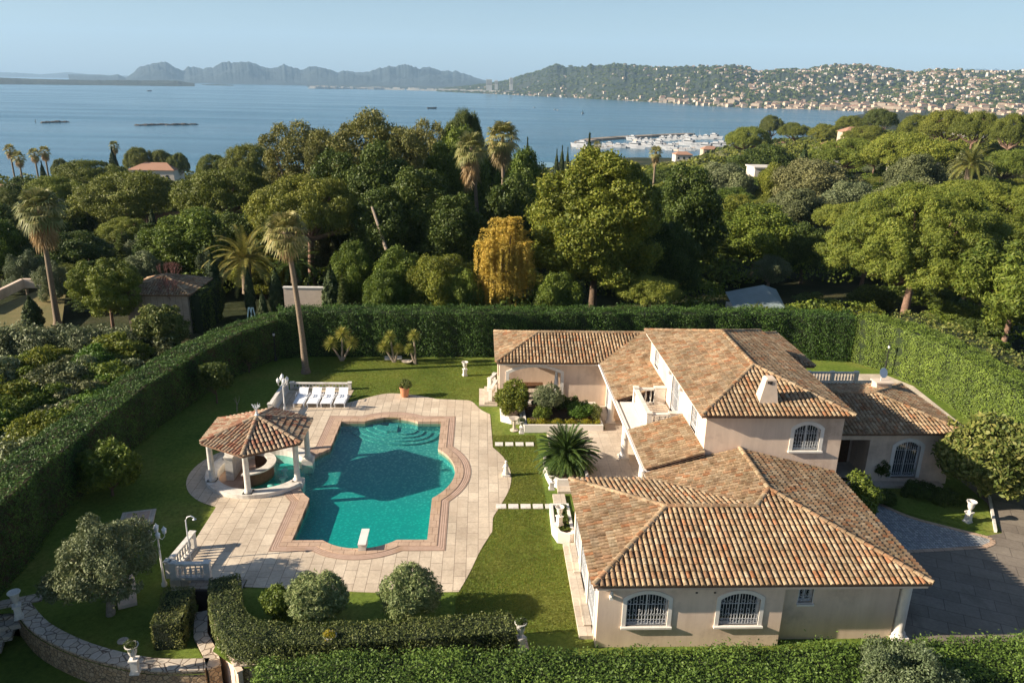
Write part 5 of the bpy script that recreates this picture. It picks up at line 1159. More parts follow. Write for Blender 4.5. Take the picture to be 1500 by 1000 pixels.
# ---- specific trees: kind, px centre, py top, width px, distance, material, description
def tree(kind,px,pyt,wpx,D,mat,desc,cat='tree',label=None,z0=None,hmin=2.5,rz=None,dep=None,name=None):
    x,_,zt=atY(px,pyt,D); z=terr(x,D) if z0 is None else z0; k=D/ (F)*1.0; W=wpx*k*1.02; H=max(hmin,zt-z)
    return plant(kind,x,D,z,H,W,mat,rz,desc if label is None else None,cat,label=label,depth=dep,name=name)
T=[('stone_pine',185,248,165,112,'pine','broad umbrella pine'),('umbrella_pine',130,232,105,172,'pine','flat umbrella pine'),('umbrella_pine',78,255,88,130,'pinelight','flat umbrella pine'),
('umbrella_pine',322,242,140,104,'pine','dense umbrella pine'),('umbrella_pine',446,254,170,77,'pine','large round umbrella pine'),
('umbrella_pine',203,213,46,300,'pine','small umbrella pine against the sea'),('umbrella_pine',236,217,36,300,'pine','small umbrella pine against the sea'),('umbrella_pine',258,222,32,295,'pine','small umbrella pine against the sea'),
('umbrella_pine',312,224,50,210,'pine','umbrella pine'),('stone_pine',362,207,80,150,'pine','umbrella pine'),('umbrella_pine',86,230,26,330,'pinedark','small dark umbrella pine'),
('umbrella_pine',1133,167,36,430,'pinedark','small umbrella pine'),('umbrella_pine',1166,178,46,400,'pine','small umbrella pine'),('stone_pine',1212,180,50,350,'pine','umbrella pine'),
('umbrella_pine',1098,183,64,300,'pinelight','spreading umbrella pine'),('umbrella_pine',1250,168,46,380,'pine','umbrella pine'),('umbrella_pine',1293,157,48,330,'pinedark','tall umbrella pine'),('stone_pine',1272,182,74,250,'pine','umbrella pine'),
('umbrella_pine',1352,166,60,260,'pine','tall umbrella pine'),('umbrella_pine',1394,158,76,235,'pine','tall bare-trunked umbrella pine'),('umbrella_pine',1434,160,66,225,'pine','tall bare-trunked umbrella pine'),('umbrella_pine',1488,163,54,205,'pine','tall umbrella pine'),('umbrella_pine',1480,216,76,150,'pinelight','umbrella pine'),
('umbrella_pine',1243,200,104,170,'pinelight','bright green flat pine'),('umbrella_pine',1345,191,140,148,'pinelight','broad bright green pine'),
('broadleaf_tree',1115,303,125,88,'green','bushy green tree'),('broadleaf_tree',1185,330,70,84,'deep','dark bushy tree'),('tall_tree',1015,246,95,79,'deep','tall dark tree'),
('broadleaf_tree',1065,240,86,150,'olive','grey green tree'),('broadleaf_tree',1200,236,110,138,'greyscrub','grey brown tree'),('broadleaf_tree',1170,278,90,108,'greyscrub','grey scrubby tree'),('broadleaf_tree',1255,268,90,112,'olive','grey green tree'),
('cedar',1290,258,66,104,'deep','dark layered cedar'),('broadleaf_tree',1120,214,84,205,'deep','dark tree'),('cedar',1085,222,80,215,'deep','dark layered tree'),('broadleaf_tree',1140,241,52,145,'yellowgreen','yellow green tree'),
('broadleaf_tree',1345,228,80,130,'greyscrub','grey brown tree'),('broadleaf_tree',1420,225,70,140,'greyscrub','grey brown tree'),('broadleaf_tree',1330,262,110,98,'greyscrub','grey brown tree'),
('cypress',773,202,11,180,'cypress','slim dark cypress'),('cypress',864,196,16,150,'cypress','tall slim cypress'),('cypress',824,214,9,200,'cypress','slim dark cypress'),('cypress',832,216,7,205,'cypress','slim dark cypress'),('cypress',816,219,8,200,'cypress','slim dark cypress'),
('cypress',1319,198,21,147,'cypress','broad dark cypress'),('cypress',1180,212,19,170,'cypress','broad dark cypress'),('cypress',163,216,15,290,'cypress','dark cypress'),('cypress',60,236,9,240,'cypress','slim dark cypress'),
('cypress',220,300,12,104,'cypress','slim cypress'),('cypress',322,322,12,92,'cypress','slim cypress'),('cypress',309,372,24,68,'cypress','dark cypress by the tiled hut'),('cypress',362,392,14,66,'cypress','slim dark cypress below the date palm'),('cypress',402,392,20,66,'cypress','dark cypress'),('cypress',383,425,14,61,'cypress','low pale cypress by the hedge'),('cypress',483,388,26,64,'cypress','dark cypress by the low wall'),
('eucalyptus',430,170,105,112,'euca','open brownish eucalyptus'),('eucalyptus',470,182,70,108,'euca','open brownish eucalyptus'),
('eucalyptus',535,152,120,98,'euca','tall dark eucalyptus'),('eucalyptus',585,178,90,94,'euca','tall dark eucalyptus'),('tall_tree',560,215,110,84,'deep','tall dark tree'),('tall_tree',500,225,90,86,'deep','tall dark tree'),
('eucalyptus',625,168,75,112,'euca','tall eucalyptus'),('umbrella_pine',678,154,62,118,'pinedark','tall open pine'),('broadleaf_tree',672,190,80,110,'green','green tree'),('broadleaf_tree',650,214,90,98,'green','bright green tree'),
('tall_tree',610,250,110,80,'deep','dark tree'),('tall_tree',665,290,90,76,'deep','dark tree'),('tall_tree',560,280,100,76,'deep','dark shaded tree'),('broadleaf_tree',765,222,80,100,'green','bushy green tree'),('tall_tree',745,258,80,84,'deep','dark tree'),
('broadleaf_tree',710,215,80,120,'deep','dark tree'),
('poplar_grove_tree',880,226,225,68,'yellowgreen','huge yellow green tree'),('broadleaf_tree',985,330,90,72,'deep','dark tree'),
('weeping_willow',738,303,112,63.5,'willow','golden yellow weeping willow'),
('small_pine',150,378,108,61.5,'pinelight','rounded pine on a short trunk'),
('broadleaf_tree',515,358,62,66,'green','bushy tree'),('broadleaf_tree',585,366,86,65,'green','bushy tree'),('broadleaf_tree',640,378,80,63,'yellowgreen','bushy light tree'),('broadleaf_tree',672,395,66,62.5,'green','feathery bushy tree'),('broadleaf_tree',560,400,60,62,'green','low bushy tree'),
('cedar',500,400,34,62,'deep','small dark conifer'),('broadleaf_tree',820,400,70,62,'green','low bushy tree'),
('olive_tree',305,365,40,78,'olive','silvery olive'),('olive_tree',215,345,60,88,'olive','silvery olive'),('broadleaf_tree',205,370,60,76,'olive','grey leafy tree'),('olive_tree',30,372,60,78,'olive','grey olive'),('olive_tree',70,388,50,72,'olive','grey olive'),('olive_tree',20,335,70,95,'greyscrub','grey olive'),
('stone_pine',8,275,60,110,'pinedark','dark pine'),('broadleaf_tree',25,262,60,150,'deep','dark tree'),('broadleaf_tree',95,300,70,108,'deep','dark low tree')]
for t_ in T: tree(*t_)
# the big pines at the right
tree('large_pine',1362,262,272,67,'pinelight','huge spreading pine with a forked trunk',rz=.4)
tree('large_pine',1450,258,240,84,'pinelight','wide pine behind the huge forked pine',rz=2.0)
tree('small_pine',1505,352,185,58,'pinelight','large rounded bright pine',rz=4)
for px,D,h,w,mt in ((1190,62,2.2,4,'green'),(1225,66,2.6,4.5,'deep'),(1262,63,1.8,3.8,'green'),(1300,70,2.6,4.4,'deep'),(1395,72,2.4,4.6,'deep'),(1430,66,2.0,4,'green'),(1385,62,1.5,3.2,'yellowgreen'),(1465,75,3.2,5,'deep'),(1490,64,2.2,4,'green'),(1440,57,2.2,4,'deep'),(1490,54,2.4,4.2,'green'),(1475,60,2.4,4.2,'deep')):
    plant('shrub',atY(px,300,D)[0],D,-.3,h,w,mt,None,{'green':'green','deep':'dark','yellowgreen':'yellow green'}[mt]+' shrub',cat='shrub')
tree('bare_tree',245,383,62,62.5,None,'leafless twiggy tree in front of the tiled hut',rz=0)
tree('bare_tree',240,362,56,70,None,'leafless reddish tree behind the tiled hut',rz=2)
tree('bare_tree',1395,198,40,170,None,'leafless pale tree')
# palms
def palm(px,pyc,D,base,label,cr,seed,lean=0,tr=.2,skirt=1.2,nf=34,group=None):
    x,_,zt=atY(px,pyc,D)
    if base is None: z=terr(x,D); bx=x-lean
    else: bx,_,z=atY(*base,D)
    return fanpalm('fan_palm',(bx,D,z),zt-z,(x-bx,0),cr,label,tr,skirt,seed,nf,group)
palm(418,337,52.3,(448,545),'tall leaning fan palm on the lawn at the far left of the terrace',1.75,1,tr=.2,skirt=.9,nf=40)
palm(58,303,64,(85,476),'tall fan palm with a skirt of dead fronds at the left edge',2.1,2,tr=.23,skirt=2.8,nf=42)
palm(690,215,85,(700,345),'fan palm with long dead skirt in the wood, left one of the pair',2.1,3,tr=.22,skirt=4.5)
palm(736,200,88,(737,330),'fan palm above the weeping willow, right one of the pair',2.3,4,tr=.22,skirt=1.8)
palm(270,343,84,None,'low fan palm behind the tiled hut',1.3,5,tr=.17,skirt=.3,nf=26)
palm(237,340,90,None,'low bushy fan palm left of the slim cypress',1.2,6,tr=.16,skirt=.3,nf=26)
for px,py,D,l in ((14,219,260,'leftmost'),(27,230,240,'second from left'),(50,225,255,'third from left'),(65,222,258,'rightmost'),(167,213,300,'single')):
    palm(px,py,D,None,('small fan palm against the sea at far left, %s of four'%l) if l!='single' else 'small distant fan palm beside the dark cypress against the sea',2.3,int(px),tr=.3,skirt=1.5,nf=20)
palm(961,222,170,None,'distant palm in front of the marina',1.8,71,tr=.25,skirt=2.5,nf=22); palm(875,212,260,None,'small distant palm by the marina jetty',1.8,72,nf=18)
x,_,z=atY(360,392,70); featherpalm('date_palm',(x,70,z-2.0),2.8,.45,4.0,52,'broad date palm with arching fronds behind the hedge','palm tree','phoenix',4,.55,1.25,-.5,18)
x,_,z=atY(430,375,74); featherpalm('date_palm',(x,74,z-2.2),1.6,.4,3.2,40,'dark date palm right of the broad one','palm tree','cycad',5,.5,1.2,-.4,14)
x,_,z=atY(1422,240,122); featherpalm('date_palm',(x,122,z-4),4,.5,4.2,44,'date palm with orange fruit stalks in the wood at the right','palm tree','phoenix',6,.6,1.25,-.5,14)
# slanted pole, wall, hut, plastic shelter
a=atY(545,303,74);b=atY(566,366,72); tag(MB().tube([b,a],[.16,.12],7).build('dead_trunk','palebark'),'pale bare slanting trunk in the dark wood','trunk')
hx,hy=-27.2,64.0
hut=thing('tiled_hut','small block hut with a terracotta roof left of the back hedge','hut',(0,0,0))
c0=P(281,489,-.3)[:2]; x1=c0[0]; y0=c0[1]; x0=x1-5.0; y1=y0+5.0; zt=3.1
m=MB(); m.box(x0,x1,y0,y1,-.6,zt); m.build('wall','pier',hut)
e=.3; a_=(x0-e,y0-e,zt);b_=(x1+e,y0-e,zt);c_=(x1+e,y1+e,zt);d_=(x0-e,y1+e,zt); r1=((x0+x1)/2,y0+2.3,zt+1.0);r2=((x0+x1)/2,y1-2.3,zt+1.0)
roofpart(hut,[[a_,b_,r1],[b_,c_,r2,r1],[c_,d_,r2],[d_,a_,r1,r2]],[(a_,r1),(b_,r1),(r1,r2),(c_,r2),(d_,r2)],11)
hedge('ivy_hedge','dark ivy covered hedge along the right side of the tiled hut',[(x1+.5,y0+.3),(x1+.55,y1)],.9,-.5,3.0,'deep',90,.1,rough=.15,seed=8)
t=thing('ladder','pale blue folding ladder behind the hedge','ladder',(*atY(366,462,60)[:2],1.2)); 
for s in (-.5,.5): m=MB(); m.tube([(s,0,-1.5),(s*.1,0,1.4)],.05,5); m.tube([(s+.3,0,-1.5),(s*.1+.25,0,1.4)],.05,5); m.build('rail','shutters',t)
w0=atY(415,422,64);w1_=atY(475,420,64); t=thing('garden_wall','pale rendered garden wall behind the hedge at the left','wall',(0,0,0)); m=MB(); m.box(w0[0],w1_[0],64,64.3,-.5,w0[2]); m.build('wall_body','render',t); m=MB(); m.box(w0[0]-.05,w1_[0]+.05,63.95,64.35,w0[2],w0[2]+.1); m.build('coping','white',t)
sheet('dry_field',[P(*q,-.3)[:2] for q in ((-60,500),(90,478),(96,432),(60,424),(-60,470))],-.28,'dryfield')
t=thing('garden_wall','long low pink wall above the dry field at the left edge','wall',(0,0,0)); wp=[P(*q,-.3)[:2] for q in ((-40,462),(35,424),(92,424))]; m=MB()
for p_,q_ in zip(wp,wp[1:]): m.obox(((p_[0]+q_[0])/2,(p_[1]+q_[1])/2,.35),math.hypot(q_[0]-p_[0],q_[1]-p_[1]),.35,.9,math.atan2(q_[1]-p_[1],q_[0]-p_[0]))
m.build('wall_body','wall',t)
tree('cypress',42,434,26,62,'cypress','',label='small leaning cone cypress at the edge of the dry field',z0=-.3)
hedge('laurel_hedge','rough laurel hedge in front of the round pine and the dry field',[(-40,58),(-33,57.2),(-27,56.8),(-23.3,57.2)],1.8,-.4,1.35,'olive',140,.11,rough=.25,seed=9,shag=3)
x,_,z=atY(232,470,57); bush('shrub','large rounded olive brown shrub in front of the tiled hut',(x,57.5,-.3),2.0,1.8,1.9,12000,.11,'magnolia',61,.45,60,2.0)
q=random.Random(12); kinds=[('bedgreen','fresh green'),('green','bright green'),('olive','grey green'),('greyscrub','greyish brown'),('yellowgreen','yellow green')]
spots=[(25,590,42),(100,590,42),(140,590,43),(65,650,36),(20,650,36),(170,540,48),(40,705,32),(5,715,31),(130,545,48),(80,500,51),(40,508,50),(95,520,50),(150,520,50),(195,525,49),(20,560,44),(75,570,44),(125,565,45),(160,560,46),(30,620,38),(85,630,39),(125,605,41),(10,680,34),(55,680,35),(5,540,47),(190,500,53),(60,540,47),(110,545,47),(0,600,40)]
for i,(px,py,D) in enumerate(spots):
    x,_,z=atY(px,py,D); x=min(x,-22.9 if D<46 else -22.4-(46-D)*.12 if D<50 else -20.8+(50-D)*.3); k=kinds[(i*2+1)%5]; w=q.uniform(1.6,2.3)
    o=plant('shrub',x-w*.4,D,-.6,q.uniform(2.2,3.1),w*2,k[0],None,k[1]+' shrub',cat='shrub')
# plastic shelter right
sh=thing('garden_shelter','grey green plastic covered shelter behind the back hedge at the right','shelter',(0,0,0)); a=atY(1072,440,64);b=atY(1148,440,64); m=MB()
m.add([(a[0],63,1.9),(b[0],63,1.9),(b[0],66,3.0),(b[0]-1.2,66,3.4),(a[0],66,2.7)],[(0,1,2,3,4)]); m.build('roof','sheeting',sh); m=MB(); m.box(a[0]+.1,b[0]-.2,63.2,65.8,-.5,1.85); m.build('wall','farwhite',sh)
hedge('laurel_hedge','low leafy hedge between the shelter and the huge pine',[(22,61.5),(28,61.6),(34,62)],1.6,-.6,2.2,'yellowgreen',80,.12,rough=.3,seed=10,shag=3)
# houses in the wood
def house(px,py,D,w,dep,h,label,roofmat='farroof',wallmat='farwhite',rz=0,z=None,flat=False):
    x,_,zt=atY(px,py,D); z=zt-h if z is None else z; t=thing('house',label,'house',(x,D,z),rz)
    m=MB(); m.box(-w/2,w/2,-dep/2,dep/2,-4,h*.72); m.build('wall',wallmat,t)
    m=MB(); z1,z2=h*.72,h
    if flat: m.box(-w/2-.3,w/2+.3,-dep/2-.3,dep/2+.3,z1,z1+.3)
    else: m.add([(-w/2-.5,-dep/2-.5,z1),(w/2+.5,-dep/2-.5,z1),(w/2+.5,dep/2+.5,z1),(-w/2-.5,dep/2+.5,z1),(-w/4,0,z2),(w/4,0,z2)],[(0,1,5,4),(1,2,5),(2,3,4,5),(3,0,4),(0,3,2,1)])
    m.build('roof',roofmat,t)
    for i in range(int(w/3)):
        m=MB(); xx=-w/2+1.5+i*3; m.box(xx-.5,xx+.5,-dep/2-.05,-dep/2+.05,h*.25,h*.5); m.build('window','glass',t)
    return t
house(228,238,292,16,10,8,'red roofed house under the small umbrella pines by the sea')
house(270,310,112,14,8,4.5,'white house half hidden behind the umbrella pines at the left','farroof','farwhite',.2)
house(20,292,150,12,9,6,'white house with an orange roof at the left edge'); house(12,270,210,14,9,6,'pale house behind the one with an orange roof at the left edge')
house(1122,238,185,7,6,4,'small white flat roofed house in the grey green wood','farwhite',flat=True); house(1360,218,175,12,8,5,'low pale house under the tall pines at the right'); house(1325,215,160,4,4,3,'little pale outbuilding below the tall pines at the right')
house(1482,208,330,13,8,6,'white house at the right edge behind the tall pines','farroof'); house(1150,208,420,10,9,6,'cream house among the dark trees right of the marina','farroof','farcream'); house(1222,208,230,9,7,5,'small white house behind the bright green flat pine','farroof'); house(1255,186,330,12,8,7,'house with an orange roof behind the umbrella pines','farroof','farcream')
house(800,238,300,9,8,5,'grey blue roofed building left of the slim cypresses','shutters'); house(1000,222,420,9,8,5,'orange roofed house in front of the marina'); house(1040,214,600,12,9,8,'cream house at the right end of the marina','farroof','farcream')
house(1460,180,420,40,14,12,'long white building behind the tall pines at the far right','farwhite',flat=True); house(1420,172,600,50,16,14,'long pale apartment block beyond the pines at the right','farroof')
# filler trees of the wood : one by one near, then a mass
ENV=[(0,232),(80,228),(150,226),(250,238),(300,228),(380,222),(480,230),(560,232),(700,232),(770,232),(820,236),(850,240),(950,236),(1000,228),(1060,210),(1100,200),(1180,196),(1260,186),(1330,186),(1400,192),(1500,192)]
cells={}
fk=[('broadleaf_tree','green','green bushy'),('broadleaf_tree','deep','dark bushy'),('stone_pine','pine','round pine'),('broadleaf_tree','greyscrub','grey brown'),('olive_tree','olive','grey olive'),('umbrella_pine','pinelight','bright umbrella pine'),('cedar','deep','dark layered conifer'),('broadleaf_tree','yellowgreen','yellow green')]
placed=[(o.location.x,o.location.y) for o,_ in TREES]
q=random.Random(77); cnt=0; tries=0
def okspot(x,y,D,dmin):
    return all((x-a)**2+(y-b)**2>dmin*dmin for a,b in placed)
while cnt<265 and tries<9000:
    tries+=1; D=math.sqrt(q.uniform(62**2,235**2)) if cnt>60 else q.uniform(61,110); px=q.uniform(-40,1540)
    if D<70 and 80<px<320: continue
    if px<110 and D<74: continue
    if 695<px<790 and D<66: continue
    if 1040<px<1175 and D<72: continue
    if px>1190 and D<82: continue
    y=D; x=atY(px,300,D)[0]; dm=4.2 if D<100 else 6.5
    if not okspot(x,y,D,dm): continue
    z=terr(x,y); kd=q.choice(fk); H=q.uniform(5,8.5) if D>80 else q.uniform(3.2,5.4); W=q.uniform(6.5,10) if D>80 else q.uniform(5,7)
    if kd[0]=='olive_tree': H*=.7;W*=.85
    if kd[0]=='cedar': W*=.7
    env=lerp_tab(px,ENV)+ (14 if D<130 else 4)
    zmax=atY(px,env,D)[2]
    if z+H>zmax: H=zmax-z
    if H<2.2: continue
    placed.append((x,y)); cnt+=1
    plant(kd[0],x,y,z,H,W,kd[1],None,kd[2]+' tree')
# undergrowth and far wood as one mass
def blobmass(name,label,n,Dr,seed,leafs,size,mat,pxr=(-60,1560),hr=(4,8),wr=(3,5.5)):
    g=np.random.default_rng(seed); P_=[];N_=[];S_=[];c=0
    while c<n:
        D=math.sqrt(g.uniform(Dr[0]**2,Dr[1]**2)); px=g.uniform(*pxr); x=atY(px,300,D)[0]; u=x/D
        if math.hypot(x,D)>lerp_tab(u,SHORE)*math.sqrt(1+min(u*u,1))-20: 
            n-=.5; continue
        if D<74 and (px<320 or 1040<px<1175): n-=1; continue
        if D<60 : n-=1; continue
        z=terr(x,D); H=g.uniform(*hr)*(.55 if px>1250 and D<90 else 1); W=g.uniform(*wr); zm=atY(px,lerp_tab(px,ENV)+6,D)[2]; H=min(H,zm-z)
        if H<1: n-=1; continue
        e=g.normal(0,1,(leafs,3)); e/=np.linalg.norm(e,axis=1)[:,None]; e[:,2]=np.abs(e[:,2])*1.0-.15
        r=1+.16*np.sin(e[:,0]*6+c)*np.sin(e[:,1]*6+e[:,2]*5); P_.append(np.array([x,D,z])+e*r[:,None]*np.array([W,W,H*.55])+np.array([0,0,H*.42])); N_.append(e); S_.append(np.full(leafs,size*(.6+.4*D/Dr[1]))); c+=1
    p=np.vstack(P_);nn=np.vstack(N_);s=np.concatenate(S_); o=link(name,leafmesh(name,p,nn,s,.7,.5,seed),mat); o['kind']='stuff'; tag(o,label,'trees'); return o
blobmass('undergrowth','dark undergrowth filling the gaps between the trees of the wood',1100,(60,240),5,400,.22,'green',hr=(2,4.6),wr=(2,3.8))
blobmass('distant_wood','distant green wood sloping down to the bay',1500,(225,720),6,220,.8,'pine',hr=(6,10),wr=(4,6.5))
blobmass('distant_scrub','distant brownish scrub and gardens between the trees',420,(200,900),7,220,.85,'greyscrub',hr=(4,8),wr=(4,7))
blobmass('lowland_wood','far green wood on the flat land at the right before the town',1500,(420,2300),8,110,3.0,'pinedark',pxr=(1040,1600),hr=(7,13),wr=(8,14))
# rocks in the sea, boats
def reef(px0,px1,py,label,seed):
    q=random.Random(seed); a=P(px0,py,SEA);b=P(px1,py-1,SEA); m=MB(); n=16
    for i in range(n):
        t=(i+.5)/n+q.uniform(-.03,.03); x=a[0]+(b[0]-a[0])*t;y=a[1]+(b[1]-a[1])*t+q.uniform(-6,6); r=q.uniform(1.5,3.2)*(1.2-abs(t-.5)); 
        vs=[];fs=[]; k=7
        for zz,rr in ((-1,1.15),(.45,1),(.9,.5)):
            for j in range(k): an=2*PI*j/k; vs.append((x+r*1.6*rr*math.cos(an)*q.uniform(.8,1.2),y+r*1.2*rr*math.sin(an)*q.uniform(.8,1.2),SEA+zz*r*.75))
        for l in range(2):
            for j in range(k): fs.append((l*k+j,l*k+(j+1)%k,(l+1)*k+(j+1)%k,(l+1)*k+j))
        fs.append(tuple(range(2*k,3*k))); m.add(vs,fs)
    return tag(m.build('rock_reef','rock'),label,'rocks')
reef(60,103,180,'dark rock reef in the bay, the leftmost of three',1); reef(196,246,184,'long thin dark rock reef in the bay, the middle of three',2); reef(243,291,183.5,'dark rock reef in the bay, the rightmost of three',3)
def yacht(loc,L,rz,label,sail=False,mast=True,group=None,cab=True,hull='boat'):
    t=thing('sailboat' if mast else 'motor_yacht',label,'boat',loc,rz,group); w=L*.26; m=MB(); z=L*.13
    m.add([(-L/2,-w/2*.8,z),(L*.1,-w/2,z),(L/2,0,z*1.3),(L*.1,w/2,z),(-L/2,w/2*.8,z),(-L/2,-w*.35,-.4),(L*.1,-w*.35,-.4),(L*.42,0,-.4),(L*.1,w*.35,-.4),(-L/2,w*.35,-.4)],[(0,1,2,3,4),(0,5,6,1),(1,6,7,2),(2,7,8,3),(3,8,9,4),(4,9,5,0)]); m.build('hull',hull,t)
    if cab: m=MB(); m.box(-L*.3,L*.15,-w*.32,w*.32,z,z+L*.1); m.box(-L*.2,L*.02,-w*.25,w*.25,z+L*.1,z+L*.16) if not mast else None; m.build('cabin','boat',t); m=MB(); m.box(-L*.28,L*.155,-w*.325,w*.325,z+L*.04,z+L*.075); m.build('window','glass',t)
    if mast: m=MB(); m.tube([(0,0,z),(0,0,L*1.25)],[.14,.08],5); m.build('mast','boat',t)
    if sail: m=MB(); m.add([(0,0,z*1.6),(-L*.45,0,z*1.6),(0,0,L*1.2)],[(0,1,2)]); m.build('sail','farwhite',t)
    return t
yacht(P(633,159.5,SEA),24,.3,'dark two masted sailing boat alone in the middle of the bay',hull='rock',cab=False)
yacht(P(219,134,SEA),26,1.2,'dark sailing boat far out on the left of the bay',hull='rock',cab=False)
yacht(P(782.5,158,SEA),8,.6,'tiny white boat in the bay, left of two others',mast=False); yacht(P(813,161,SEA),8,.6,'tiny white boat in the bay, nearest the right of the small group',mast=False); yacht(P(817,162,SEA),8,.9,'tiny white boat in the bay beside the one nearest the right',mast=False); yacht(P(854,167,SEA),9,.6,'small white boat with a sail in the bay',True)
x,y,_=P(52,179,SEA); tag(MB().tube([(x,y,SEA-1),(x,y,SEA+4)],[.5,.2],6).build('beacon','rock'),'thin dark sea beacon beside the leftmost rock reef','beacon')
# marina
ja=[P(*q,SEA) for q in ((846,215),(852,210),(868,206),(900,203.5),(960,200),(1010,198))]
m=MB()
for a,b in zip(ja,ja[1:]): m.obox(((a[0]+b[0])/2,(a[1]+b[1])/2,SEA+.6),math.hypot(b[0]-a[0],b[1]-a[1])+6,14,3.2,math.atan2(b[1]-a[1],b[0]-a[0]))
tag(m.build('jetty','palebark'),'long curved stone breakwater of the marina','jetty')
quay=[]
for k_,(pxa,pya,pxb,pyb) in enumerate(((856,219,930,212),(930,206.5,1040,202),(915,216,1035,210),(990,221,1050,214))):
    a=P(pxa,pya,SEA);b=P(pxb,pyb,SEA); m=MB(); m.obox(((a[0]+b[0])/2,(a[1]+b[1])/2,SEA+.4),math.hypot(b[0]-a[0],b[1]-a[1]),5,1.6,math.atan2(b[1]-a[1],b[0]-a[0])); tag(m.build('pontoon','render'),'pale pontoon of the marina, the %s one'%['leftmost','farthest','middle','nearest right'][k_],'pontoon')
    quay.append((a,b))
q=random.Random(5); b0=yacht((0,0,-300),15,0,None,mast=True); b1=yacht((0,0,-300),22,0,None,mast=False); b2=yacht((0,0,-300),38,0,None,mast=False); used=set()
for a,b in quay:
    L=math.hypot(b[0]-a[0],b[1]-a[1]); an=math.atan2(b[1]-a[1],b[0]-a[0]); s=0
    while s<L:
        for side in (-1,1):
            pr=q.choice([b0,b1,b1,b2,b0]); Lb={b0:15,b1:22,b2:38}[pr]; Lb*=q.uniform(.42,.72); off=side*(Lb*.5+3.5); x=a[0]+math.cos(an)*s-math.sin(an)*off; y=a[1]+math.sin(an)*s+math.cos(an)*off
            o=pr if pr not in used else dup(pr); used.add(pr); o.location=(x,y,SEA); o.rotation_euler=(0,0,an+side*PI/2+q.uniform(-.05,.05)); o['label']='white sailing yacht with a bare mast moored in the marina' if pr is b0 else ('white motor yacht moored in the marina' if pr is b1 else 'long white superyacht moored in the marina'); o['group']=('sailing yachts in the marina','motor yachts in the marina','superyachts in the marina')[(b0,b1,b2).index(pr)]; sc_=Lb/{b0:15,b1:22,b2:38}[pr]; o.scale=(sc_,)*3
        s+=q.uniform(9,19)
# ---- far hills
def profmesh(name,mat,tab,D,depth,base=SEA,amp=.06,seed=1,px0=None,px1=None,rows=26,cols=260,foot=None):
    """ridge whose skyline follows tab (px,py): real relief between its foot and its back"""
    from mathutils import noise as nz
    px0=tab[0][0];px1=tab[-1][0]; vs=[]; H={}
    for i in range(cols+1):
        px=px0+(px1-px0)*i/cols; py=lerp_tab(px,tab); Df=foot(px) if foot else D; Dr=Df+depth; x_,y_,zt=atY(px,py,Dr); u=x_/Dr
        zt+=(zt-base)*.07*nz.fractal(Vector((px/7+seed*3,seed,0)),.75,2.1,5)
        for j in range(rows+1):
            t=j/rows; Y_=Df+depth*t*1.35; s=t*1.35
            prof=(math.sin(min(1,s)*PI/2)**.95) if s<1 else 1-.25*((s-1)/.35)
            X_=u*Y_; n=nz.fractal(Vector((X_/ (depth*.28)+seed*7,Y_/(depth*.28),seed)),.9,2.1,6)
            z=base-8+(zt-base+8)*prof; z+= (zt-base)*amp*n*(1-abs(2*min(s,1)-1)**2+.02)*2
            vs.append((X_,Y_,z))
    fs=[(i*(rows+1)+j,(i+1)*(rows+1)+j,(i+1)*(rows+1)+j+1,i*(rows+1)+j+1) for i in range(cols) for j in range(rows)]
    m=MB(); m.add(vs,fs,True); o=m.build(name,mat); o['kind']='structure'; return vs
M['hillgreen']=sm('wooded_hill',(.02,.032,.02),(.035,.045,.028),.012,.95,0,c3=(.06,.06,.045))
M['mountain']=sm('mountain',(.018,.028,.03),(.03,.04,.038),.0012,.95,0)
EST=[(100,110),(150,110),(160,111),(172,109),(184,114),(196,107),(206,98),(212,97),(222,93),(235,92.5),(250,96),(262,103),(268,105),(276,100),(290,102),(312,103),(322,99),(345,94),(362,93),(380,98),(395,101),(416,98),(440,103),(458,97),(472,99),(495,107),(505,105),(530,107),(560,101),(568,97.5),(582,99),(598,97.5),(612,103),(628,100.5),(645,105),(660,104.5),(675,106),(690,112),(705,117),(718,121)]
profmesh('mountains','mountain',EST,8600,2200,amp=.22,seed=2,rows=40,cols=520)
profmesh('mountains','mountain',[(-80,109),(0,106),(30,107),(60,109),(100,106),(130,109),(180,111),(240,113)],14500,2500,amp=.05,seed=5)
profmesh('mountains','mountain',[(1330,112),(1370,106),(1400,103),(1440,102),(1470,104),(1510,103),(1580,102)],15000,2500,amp=.05,seed=6)
profmesh('coast_plain','hillgreen',[(450,125),(500,125),(560,125.5),(640,126.5),(700,127),(740,127)],7000,1000,amp=.02,seed=9)
ISL=[(-60,113),(0,114),(60,116),(130,117.5),(200,118),(260,118.3),(275,121),(285,122)]
profmesh('island','hillgreen',ISL,4700,500,amp=.12,seed=7,foot=lambda px:4700+px*3.2)
profmesh('island','hillgreen',[(295,124.2),(310,123.6),(330,124),(342,125)],6600,300,amp=.1,seed=8)
SH=[(640,135),(700,137),(760,140),(800,142),(850,144),(900,147),(950,149.5),(1000,152.5),(1050,156),(1100,158.5),(1150,160),(1200,161),(1270,163.5),(1340,167),(1500,172),(1600,174)]
def hfoot(px):
    py=lerp_tab(px,SH); return P(px,py,SEA)[1]
HS=[(640,131),(690,126),(720,122),(745,118),(760,112),(780,108),(800,102),(815,99),(830,101),(850,98),(880,97),(905,96.5),(930,98),(960,99.5),(1000,99),(1040,101),(1075,99),(1095,102),(1112,107),(1130,104),(1150,102),(1175,104),(1200,101),(1225,98.5),(1250,100),(1290,103.5),(1330,109),(1345,108),(1380,106),(1420,108),(1450,110),(1500,108),(1560,109)]
hv=profmesh('hills','hillgreen',HS,0,1500,amp=.13,seed=3,foot=hfoot,rows=60,cols=420)
